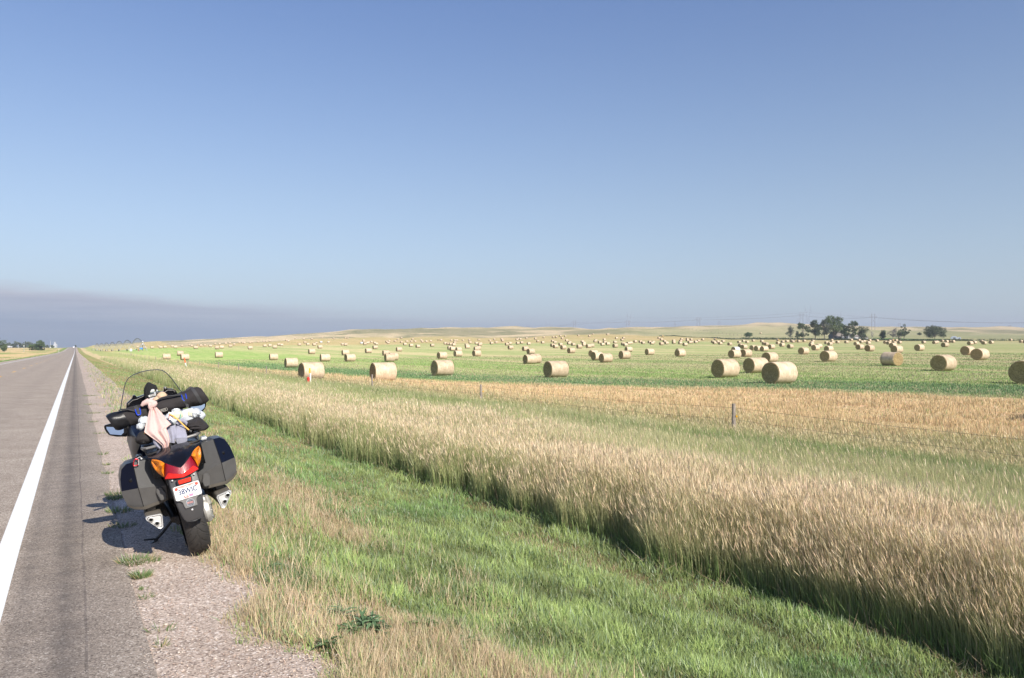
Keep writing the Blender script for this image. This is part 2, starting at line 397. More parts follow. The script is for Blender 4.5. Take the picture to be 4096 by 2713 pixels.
def strip(name, u0, u1, mat, s0=-25, s1=1640, dz=0, nu=2, extra=None, s_list=None, edge=None):
    sl_ = np.array(s_list) if s_list is not None else np.array(grow(s0, s1, .5, 1.02, 6))
    uu = np.linspace(0, 1, nu)
    S, A = np.meshgrid(sl_, uu, indexing='ij')
    U = u0+(u1-u0)*A
    if edge is not None: U = U+edge(S)*(A > .99)
    X, Y = xy(S, U); Z = zroad(S)+dz
    if extra is not None: Z = extra(X, Y, U, S)
    n, m_ = S.shape; ii = np.arange(n*m_).reshape(n, m_)
    q = np.stack([ii[:-1, :-1], ii[:-1, 1:], ii[1:, 1:], ii[1:, :-1]], -1).reshape(-1, 4)
    o = link(name, np_mesh(name, np.stack([X, Y, Z], -1).reshape(-1, 3), q, mat, smooth_=True)); o['kind'] = 'structure'
    return o
def aggregate_mat(name, base, dark, light, sc=160, asphalt=False, rough=.85):
    m, t = newmat(name); tc = N(t, 'ShaderNodeTexCoord'); P = tc.outputs['Object']
    v = N(t, 'ShaderNodeTexVoronoi', inp={'Scale': sc}); t.links.new(P, v.inputs['Vector'])
    sepc = N(t, 'ShaderNodeSeparateColor'); t.links.new(v.outputs['Color'], sepc.inputs[0])
    stone = ramp(t, sepc.outputs[0], [(0, dark), (.22, tuple(c*.8 for c in base)), (.5, base), (.85, tuple(min(1, c*1.15) for c in base)), (1, light)])
    n = N(t, 'ShaderNodeTexNoise', inp={'Scale': 1.3, 'Detail': 6, 'Roughness': .6}); t.links.new(P, n.inputs['Vector'])
    c = mix(t, 1.0, stone, ramp(t, n.outputs[0], [(.3, (.86, .85, .84)), (.7, (1.12, 1.13, 1.14))]), 'MULTIPLY')
    n5 = N(t, 'ShaderNodeTexNoise', inp={'Scale': 45, 'Detail': 5, 'Roughness': .7}); t.links.new(P, n5.inputs['Vector'])
    c = mix(t, 1.0, c, ramp(t, n5.outputs[0], [(.3, (.72, .70, .69)), (.7, (1.2, 1.2, 1.2))]), 'MULTIPLY')
    b = N(t, 'ShaderNodeBsdfPrincipled', inp={'Roughness': rough, 'Specular IOR Level': .2})
    if asphalt:
        mp = N(t, 'ShaderNodeMapping'); mp.vector_type = 'POINT'; mp.inputs['Rotation'].default_value = (0, 0, -RA); t.links.new(P, mp.inputs[0])
        se = N(t, 'ShaderNodeSeparateXYZ'); t.links.new(mp.outputs[0], se.inputs[0]); U_, S_ = se.outputs[0], se.outputs[1]
        wn = N(t, 'ShaderNodeTexNoise', inp={'Scale': .8, 'Detail': 3})
        cm = N(t, 'ShaderNodeCombineXYZ'); t.links.new(S_, cm.inputs[0]); t.links.new(cm.outputs[0], wn.inputs['Vector'])
        Uw = mathn(t, 'ADD', U_, mathn(t, 'MULTIPLY_ADD', wn.outputs[0], .05, -.025))
        def band(c0, w):
            d = mathn(t, 'ABSOLUTE', mathn(t, 'SUBTRACT', Uw, c0)); return mathn(t, 'SUBTRACT', 1, mathn(t, 'DIVIDE', d, w), clamp=True)
        bn = N(t, 'ShaderNodeTexNoise', inp={'Scale': 3.5, 'Detail': 5, 'Roughness': .7}); t.links.new(P, bn.inputs['Vector'])
        bf = mathn(t, 'MULTIPLY_ADD', bn.outputs[0], 2.2, -.55, clamp=True)
        for c0, w, k in ((-.06, .10, .50), (-.30, .10, .34), (.03, .42, .42), (-1.5, .45, .10), (-2.9, .45, .08), (-.17, .22, .18), (-5.0, .5, .08)):
            f = mathn(t, 'MULTIPLY', mathn(t, 'MULTIPLY', band(c0, w), k), mathn(t, 'MULTIPLY_ADD', bf, .7, .5))
            c = mix(t, f, c, (.085, .075, .07))
        f = mathn(t, 'GREATER_THAN', band(.052, .011), .35); c = mix(t, mathn(t, 'MULTIPLY', f, mathn(t, 'MULTIPLY_ADD', bf, .5, .12)), c, (.09, .075, .07))
        # rumble grooves across the shoulder
        r = mathn(t, 'SINE', mathn(t, 'MULTIPLY', S_, 2*math.pi/.3)); r = mathn(t, 'MULTIPLY', mathn(t, 'GREATER_THAN', r, .3), mathn(t, 'GREATER_THAN', band(-.14, .2), .08))
        c = mix(t, mathn(t, 'MULTIPLY', r, .10), c, (.10, .09, .085))
    t.links.new(c, b.inputs['Base Color'])
    bp = N(t, 'ShaderNodeBump', inp={'Strength': .7, 'Distance': .006}); t.links.new(v.outputs['Distance'], bp.inputs['Height']); t.links.new(bp.outputs[0], b.inputs['Normal'])
    o = N(t, 'ShaderNodeOutputMaterial'); t.links.new(b.outputs[0], o.inputs[0]); return m
asph = aggregate_mat('asphalt', (.385, .325, .265), (.13, .10, .08), (.70, .63, .55), 130, True)
grav = aggregate_mat('gravel', (.50, .405, .33), (.20, .15, .12), (.84, .76, .68), 95)
def edge_noise(S): return (vnoise(S*2.1, S*0, 3)-.5)*.05+(vnoise(S*9, S*0, 5)-.5)*.025
rd = strip('road', -7.7, .345, asph, dz=0, nu=9, edge=edge_noise)
sh = strip('gravel_shoulder', .28, 1.75, grav, dz=0, nu=10, extra=lambda X, Y, U, S: np.where(U < .345, zroad(S)-.016, T(X, Y)+.008+(vnoise(X*7, Y*7, 9)-.5)*.012))
sh2 = strip('gravel_verge', -8.3, -7.6, grav, dz=-.006, nu=3)
def paint_mat(name, col):
    m, t = newmat(name); tc = N(t, 'ShaderNodeTexCoord'); P = tc.outputs['Object']
    n = N(t, 'ShaderNodeTexNoise', inp={'Scale': 90, 'Detail': 5, 'Roughness': .7}); t.links.new(P, n.inputs['Vector'])
    n2 = N(t, 'ShaderNodeTexNoise', inp={'Scale': 2.5, 'Detail': 5, 'Roughness': .6}); t.links.new(P, n2.inputs['Vector'])
    w = mathn(t, 'MULTIPLY_ADD', mathn(t, 'ADD', n.outputs[0], mathn(t, 'MULTIPLY', n2.outputs[0], .5)), 6, -5.6, clamp=True)
    c = mix(t, mathn(t, 'MULTIPLY', w, .45), col, (.30, .27, .24))
    b = N(t, 'ShaderNodeBsdfPrincipled', inp={'Roughness': .6}); t.links.new(c, b.inputs['Base Color'])
    o = N(t, 'ShaderNodeOutputMaterial'); t.links.new(b.outputs[0], o.inputs[0]); return m
wp = paint_mat('white_paint', (.78, .78, .76)); yp = paint_mat('yellow_paint', (.72, .40, .06))
strip('edge_line', -.536, -.384, wp, dz=.004, edge=lambda S: (vnoise(S*30, S*0, 8)-.5)*.006)
strip('far_edge_line', -7.05, -6.9, wp, dz=.004)
k0 = 2.0
dashes = MB()
for k in range(70):
    a_ = k0+12.19*k
    P = []
    for s_ in np.linspace(a_, a_+3.05, 4):
        for u_ in (-3.80, -3.68):
            x_, y_ = xy(s_, u_); P.append((x_, y_, float(zroad(np.array([s_]))[0])+.004))
    dashes.add(P, [(0, 1, 3, 2), (2, 3, 5, 4), (4, 5, 7, 6)])
cd = dashes.build('centre_line', yp, smooth_=False); cd['kind'] = 'structure'

# ---------------------------------------------------------------- grass
def polar(n, d0, d1, a0=-46, a1=46, pw=.6):
    """random ground points, denser near the camera"""
    q = RNG.random(n)
    e = -pw; d = (d0**e+q*(d1**e-d0**e))**(1/e)
    a = np.radians(RNG.uniform(a0, a1, n)); return d*np.sin(a), d*np.cos(a), d
def blade_mesh(name, X, Y, Z, H, Wd, LX, LY_, cb, ct, mat, bend=.35, twist=None):
    """grass blades, 5 vertices each: foot, middle, tip"""
    n = len(X); th = RNG.uniform(0, math.pi, n) if twist is None else twist
    ax, ay = np.cos(th)*Wd/2, np.sin(th)*Wd/2
    P = np.stack([X, Y, Z-.01], -1); A = np.stack([ax, ay, 0*ax], -1)
    L = np.stack([LX, LY_, 0*LX], -1)*H[:, None]; Uz = np.stack([0*H, 0*H, H], -1)
    q = np.sqrt(np.maximum(.15, 1-np.minimum(.85, LX**2+LY_**2)))[:, None]
    v0, v1 = P-A, P+A
    mdl = P+L*bend+Uz*.55*q; v2, v3 = mdl-A*.8, mdl+A*.8; v4 = P+L+Uz*q
    V = np.stack([v0, v1, v2, v3, v4], 1).reshape(-1, 3)
    i = np.arange(n)*5
    F4 = np.stack([i, i+1, i+3, i+2], -1); F3 = np.stack([i+2, i+3, i+4], -1)
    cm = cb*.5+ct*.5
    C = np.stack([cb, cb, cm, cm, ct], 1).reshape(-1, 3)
    return np_mesh(name, V, [F4, F3], mat, col=C)
GM = leafmat('grass_blades', .3)
def jitcol(base, n, v=.22, h=.06):
    b = np.broadcast_to(np.asarray(base, float), (n, 3)) if np.ndim(base) == 1 else base
    return np.clip(b*(1+RNG.uniform(-v, v, (n, 1)))*(1+RNG.uniform(-h, h, (n, 3))), 0, 1)
def grass_edge(s):  # where the mown grass starts beside the gravel
    return .88+(vnoise(s*1.3, s*0, 17)-.5)*.34+(vnoise(s*5, s*0, 18)-.5)*.14-smooth(5.8, 13, s)*.22
# mown verge
X, Y, d = polar(1000000, 1.9, 130, -52, 40, .55)
s, u = su(X, Y)
k = (u > grass_edge(s)) & (u < np.interp(s, [0, 4, 9, 17, 40], [6.1, 6.05, 5.7, 5.3, 5.3])+(fbm(s/2, u, 6, 2)-.5)*.5)
k &= RNG.random(len(X)) < np.clip((u-grass_edge(s))*4+.25, 0, 1)
X, Y, d, s, u = X[k], Y[k], d[k], s[k], u[k]; n = len(X)
patch = fbm(s/1.6, u/.8, 61, 4)
dry = smooth(3.1, .9, u+(patch-.5)*3.4)*.62+smooth(.52, .72, fbm(s/2.0, u/.8, 66, 4))*.6-smooth(.55, .7, fbm(s/1.1, u/.7, 67, 3))*.35
dry = np.clip(dry, 0.07, .88)
dry = np.where(d > 14, np.clip(dry*.8, 0, 1), dry)
isd = RNG.random(n) < dry
tall = fbm(s/.5, u/.5, 99, 2)
H = np.where(isd, RNG.uniform(.03, .15, n), RNG.uniform(.05, .14, n))*(.45+1.1*tall)
H *= np.where(u < grass_edge(s)+.15, .6, 1)
H = np.where(isd & (u > 3), H*.6, H)
clump = fbm(s/.28, u/.28, 131, 3); H *= .6+.8*clump
Wd = np.where(isd, .0020, .0040)*(1+RNG.random(n)*.6)+d*.00042
gg = np.where((fbm(s/1.2, u/1.2, 33, 2) > .55)[:, None], np.array([.215, .325, .11]), np.array([.30, .38, .135]))
gg = gg*(.55+.95*np.clip((clump-.25)*1.8, 0, 1)[:, None])
gg = np.where((RNG.random(n) < .15)[:, None], np.array([.26, .34, .20]), gg)
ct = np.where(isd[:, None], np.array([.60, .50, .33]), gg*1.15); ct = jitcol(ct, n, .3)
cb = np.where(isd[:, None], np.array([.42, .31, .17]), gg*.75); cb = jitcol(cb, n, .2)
lx = RNG.normal(-.12, .38, n); ly = RNG.normal(.05, .38, n)
Z = T(X, Y)
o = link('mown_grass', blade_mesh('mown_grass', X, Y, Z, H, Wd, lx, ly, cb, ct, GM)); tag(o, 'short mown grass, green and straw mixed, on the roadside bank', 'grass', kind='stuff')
print('mown', n)
# pale dead stalks standing among it, thickest by the gravel
X, Y, d = polar(120000, 1.9, 40, -30, 40, .5); s, u = su(X, Y)
k = (u > grass_edge(s)+.12) & (RNG.random(len(X)) < smooth(.46, .66, fbm(s/.8, u/.5, 120, 4)+.16*smooth(2.6, 1.2, u))*smooth(3.6, 2.2, u)*.42); X, Y, d, s, u = X[k], Y[k], d[k], s[k], u[k]; n = len(X)
ct = jitcol(np.where((RNG.random(n) < .8)[:, None], np.array([.78, .64, .42]), np.array([.50, .36, .22])), n, .2)
o = link('dry_stalks', blade_mesh('dry_stalks', X, Y, T(X, Y), RNG.uniform(.08, .22, n), .0020+d*.0004, RNG.normal(-.02, .28, n), RNG.normal(0, .28, n), ct*.9, ct, GM, bend=.5)); tag(o, 'pale dry stalks standing in the verge by the gravel', 'grass', kind='stuff')
# loose stones on the shoulder
X, Y, d = polar(60000, 2.0, 30, -52, 10, .5); s, u = su(X, Y)
k = (u > .30) & (u < 1.25) & (RNG.random(len(X)) < np.where(u < .40, .5, .9)); X, Y, d = X[k], Y[k], d[k]; n = len(X); print('stones', n)
r_ = RNG.uniform(.002, .0055, n)*(1+(RNG.random(n) < .04)*.8)+d*.0001; Z = np.maximum(T(X, Y)+.012, 0*X-.01)
R3 = RNG.uniform(.7, 1.3, (n, 6)); D6 = np.array([(1, 0, 0), (0, 1, 0), (-1, 0, 0), (0, -1, 0), (0, 0, .8), (0, 0, -.8)])
th = RNG.uniform(0, 6.28, n); V = D6[None]*R3[:, :, None]*r_[:, None, None]; Vx = V[..., 0]*np.cos(th)[:, None]-V[..., 1]*np.sin(th)[:, None]; Vy = V[..., 0]*np.sin(th)[:, None]+V[..., 1]*np.cos(th)[:, None]
V = np.stack([Vx+X[:, None], Vy+Y[:, None], V[..., 2]+Z[:, None]], -1).reshape(-1, 3); i6 = np.arange(n)*6
F = np.concatenate([np.stack([i6+a, i6+b, i6+c], -1) for a, b, c in ((0, 1, 4), (1, 2, 4), (2, 3, 4), (3, 0, 4), (1, 0, 5), (2, 1, 5), (3, 2, 5), (0, 3, 5))])
pal = np.array([(.50, .39, .31), (.42, .33, .27), (.60, .52, .44), (.30, .23, .19), (.48, .35, .28)])[RNG.integers(0, 5, n)]
o = link('loose_gravel', np_mesh('loose_gravel', V, F, pbr('stone', (.5, .4, .3), .8, attr=True), col=np.repeat(pal, 6, 0))); tag(o, 'loose pinkish pebbles on the shoulder', 'gravel', kind='stuff')
# left verge grass
X, Y, d = polar(90000, 12, 260, -60, -28, .2)
s, u = su(X, Y); k = (u < -8.0) & (u > -46); X, Y, d, s, u = X[k], Y[k], d[k], s[k], u[k]; n = len(X)
dryl = smooth(-12.5, -15.5, u+(fbm(s/10, u/6, 71, 2)-.5)*6)*(1-.85*smooth(.52, .60, fbm(s/50, u/22, 77, 3)))
isd = RNG.random(n) < dryl
H = np.where(isd, RNG.uniform(.3, .65, n), RNG.uniform(.08, .2, n)); Wd = .004+d*.0006
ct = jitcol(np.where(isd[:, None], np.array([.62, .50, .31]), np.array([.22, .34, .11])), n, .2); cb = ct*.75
o = link('left_verge_grass', blade_mesh('left_verge_grass', X, Y, T(X, Y), H, Wd, RNG.normal(-.1, .2, n), RNG.normal(0, .2, n), cb, ct, GM)); tag(o, 'green verge and tan grass left of the highway', 'grass', kind='stuff')
def tedge(s): return np.interp(s, [0, 4, 9, 17, 40], [5.95, 5.9, 5.55, 5.1, 5.1])+(fbm(s/1.1, s*0, 81, 4)-.5)*.9
# tall grass with seed heads, between the verge and the stubble
X, Y, d = polar(1250000, 5.0, 230, -44, 46, .62)
s, u = su(X, Y)
te = tedge(s)
k = (u > te) & (u < 21+(fbm(s/5, u/5, 82, 2)-.5)*3) & (d < 230)
k &= (u < 17.5) | (RNG.random(len(X)) < .6)
X, Y, d, s, u = X[k], Y[k], d[k], s[k], u[k]; te = te[k]; n = len(X); print('tall', n)
q = u+(fbm(s/9, u/3, 83, 3)-.5)*3.4
pink = smooth(4.6, 6.0, q)*(1-.93*smooth(7.4, 9.6, q))+smooth(15.6, 17, q)*.6
gr = fbm(s/7, u/2.4, 88, 3)
pink = np.clip(pink*(1-.35*smooth(.5, .68, gr)), .06, 1)
has = RNG.random(n) < pink*.6
low = smooth(13.2, 14.6, q)*(1-smooth(15.2, 16.2, q))*smooth(.3, .55, fbm(s/4, u/2, 57, 3))          # darker, greener belt below the fence
H = RNG.uniform(.72, 1.0, n)*(.84+.30*fbm(s/1.4, u/1.4, 84, 3))
H *= np.clip(.55+(u-te)*1.1, .45, 1)*(1-.42*smooth(8.5, 12, q))*(1-.1*low); H = np.where(u > 15.5, H*.66, H)
lx = RNG.normal(-.07, .13, n)-.14*np.clip((X+2)/14, 0, 1)*fbm(X/3, Y/3, 5, 3); ly = RNG.normal(.02, .13, n)
Wd = .0017*(1+RNG.random(n))+d*.00031
green = np.where((RNG.random(n) < .35)[:, None], np.array([.44, .44, .22]), np.array([.22, .31, .11]))
yel = np.array([.60, .56, .31]); gtop = lerp(np.broadcast_to(np.array([.44, .47, .20]), (n, 3)), yel, smooth(.4, .6, fbm(s/4, u/3, 90, 3)))
gtop = lerp(gtop, (.19, .28, .09), low*.75)
strawt = np.array([.56, .50, .27])
ct = jitcol(np.where(has[:, None], strawt, gtop), n, .2); cb = jitcol(green, n, .2)
cb = np.where((u > 16.5)[:, None], cb*.5+np.array([.40, .30, .15])*.5, cb)
Z = T(X, Y); GZt = Z
meA = blade_mesh('tall_grass', X, Y, Z, H, Wd, lx, ly, cb, ct, GM, bend=.30)
o = link('tall_grass', meA); tag(o, 'dense tall grass with green stems beside the fence', 'grass', kind='stuff')
# the heads
ih = np.where(has)[0]; m_ = len(ih)
qz = np.sqrt(np.maximum(.15, 1-np.minimum(.85, lx**2+ly**2)))
tip = np.stack([X+lx*H, Y+ly*H, Z+H*qz], -1)[ih]; dirv = np.stack([lx*1.5, ly*1.5, .75+0*lx], -1)[ih]; dirv /= np.linalg.norm(dirv, axis=1)[:, None]
hl = RNG.uniform(.06, .14, m_)[:, None]; hw = (RNG.uniform(.0012, .0032, m_)+d[ih]*.00021)
th = RNG.uniform(0, math.pi, m_); A = np.stack([np.cos(th)*hw, np.sin(th)*hw, 0*th], -1)
base = tip-dirv*hl*.8; mid1 = tip-dirv*hl*.35
V = np.stack([base, mid1-A, mid1+A, tip+dirv*hl*.35], 1).reshape(-1, 3); i = np.arange(m_)*4
hc = np.where((RNG.random(m_) < .3)[:, None], np.array([.54, .43, .27]), np.array([.78, .64, .44])); hc = jitcol(hc, m_, .14)
hc = np.where((u[ih] > 15)[:, None], hc*np.array([.95, .98, .85]), hc)
o = link('grass_seed_heads', np_mesh('grass_seed_heads', V, np.stack([i, i+2, i+3, i+1], -1), GM, col=np.repeat(hc, 4, 0))); tag(o, 'pinkish tan seed heads over the tall roadside grass', 'grass', kind='stuff')
# undergrowth leaves of the tall belt
X, Y, d = polar(420000, 5.0, 90, -44, 46, .7); s, u = su(X, Y); te = tedge(s)-.05
k = (u > te) & (u < 16); X, Y, d, s, u = X[k], Y[k], d[k], s[k], u[k]; te = te[k]; n = len(X)
H = RNG.uniform(.22, .74, n)*np.clip(.45+(u-te), .4, 1)*np.where(u > 9, .8, 1); dd = RNG.random(n) < .16
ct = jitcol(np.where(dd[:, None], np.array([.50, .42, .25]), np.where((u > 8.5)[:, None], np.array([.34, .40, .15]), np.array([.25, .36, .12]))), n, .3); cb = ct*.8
o = link('grass_undergrowth', blade_mesh('grass_undergrowth', X, Y, T(X, Y), H, .0040+d*.00035, RNG.normal(-.10, .30, n), RNG.normal(0, .30, n), cb, ct, GM, bend=.45)); tag(o, 'dark leafy undergrowth at the foot of the tall grass', 'grass', kind='stuff')
# tangle of dead straw where the mower's edge meets the tall grass
X, Y, d = polar(30000, 5.0, 60, -40, 48, .7); s, u = su(X, Y); te = tedge(s)
k = (u > te-.25) & (u < te+.35) & (fbm(s/.9, u/.5, 58, 3) > .42); X, Y, d, s, u = X[k], Y[k], d[k], s[k], u[k]; n = len(X)
a_ = RNG.uniform(0, 2*math.pi, n); q_ = RNG.uniform(.7, .97, n); ct = jitcol(np.where((RNG.random(n) < .7)[:, None], np.array([.58, .46, .30]), np.array([.38, .28, .19])), n, .25)
o = link('dead_straw', blade_mesh('dead_straw', X, Y, T(X, Y)+RNG.uniform(0, .08, n), RNG.uniform(.06, .22, n), .002+d*.0003, np.cos(a_)*q_, np.sin(a_)*q_, ct*.85, ct, GM, bend=.6)); tag(o, 'tangled dead straw along the foot of the tall grass', 'grass', kind='stuff')
# stubble strip and the hay regrowth
X, Y, d = polar(420000, 24, 200, -42, 46, .5); s, u = su(X, Y); fl = field_line(s)
isst = u+(fbm(s/3, u/3, 5, 2)-.5)*2.2 < fl
k = (u > 18.3) & (u < 150); X, Y, d, s, u, isst, fl = X[k], Y[k], d[k], s[k], u[k], isst[k], fl[k]; n = len(X); print('field', n)
st = fbm(u/4.2+fbm(s/60, u/30, 2, 2)*1.5, s/120, 31, 4)
nearf = (1-smooth(9, 19, u-fl))*smooth(1.5, 4, u-fl)
isd = np.where(isst, RNG.random(n) < .96, RNG.random(n) < np.clip(smooth(.42, .64, st)*.85+.10+.3*(fbm(X/2, Y/2, 7, 2) > .6)*(1-nearf), 0, 1)*(1-nearf*.55))
H = np.where(isst, RNG.uniform(.10, .30, n)*(.7+.9*(fbm(s/2, u*1.2, 12, 2) > .5)), RNG.uniform(.06, .17, n))
H = np.where(isst & (u > 23.5), H*.6, H)
Wd = .003+d*.00058
gr = np.where((nearf > .45)[:, None], np.array([.17, .28, .12]), np.array([.30, .40, .14]))
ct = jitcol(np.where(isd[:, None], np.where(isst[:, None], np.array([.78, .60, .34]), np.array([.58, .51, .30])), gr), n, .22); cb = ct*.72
o = link('field_stubble', blade_mesh('field_stubble', X, Y, T(X, Y), H, Wd, RNG.normal(-.06, .22, n), RNG.normal(0, .22, n), cb, ct, GM)); tag(o, 'golden stubble and green regrowth of the cut hay field', 'grass', kind='stuff')
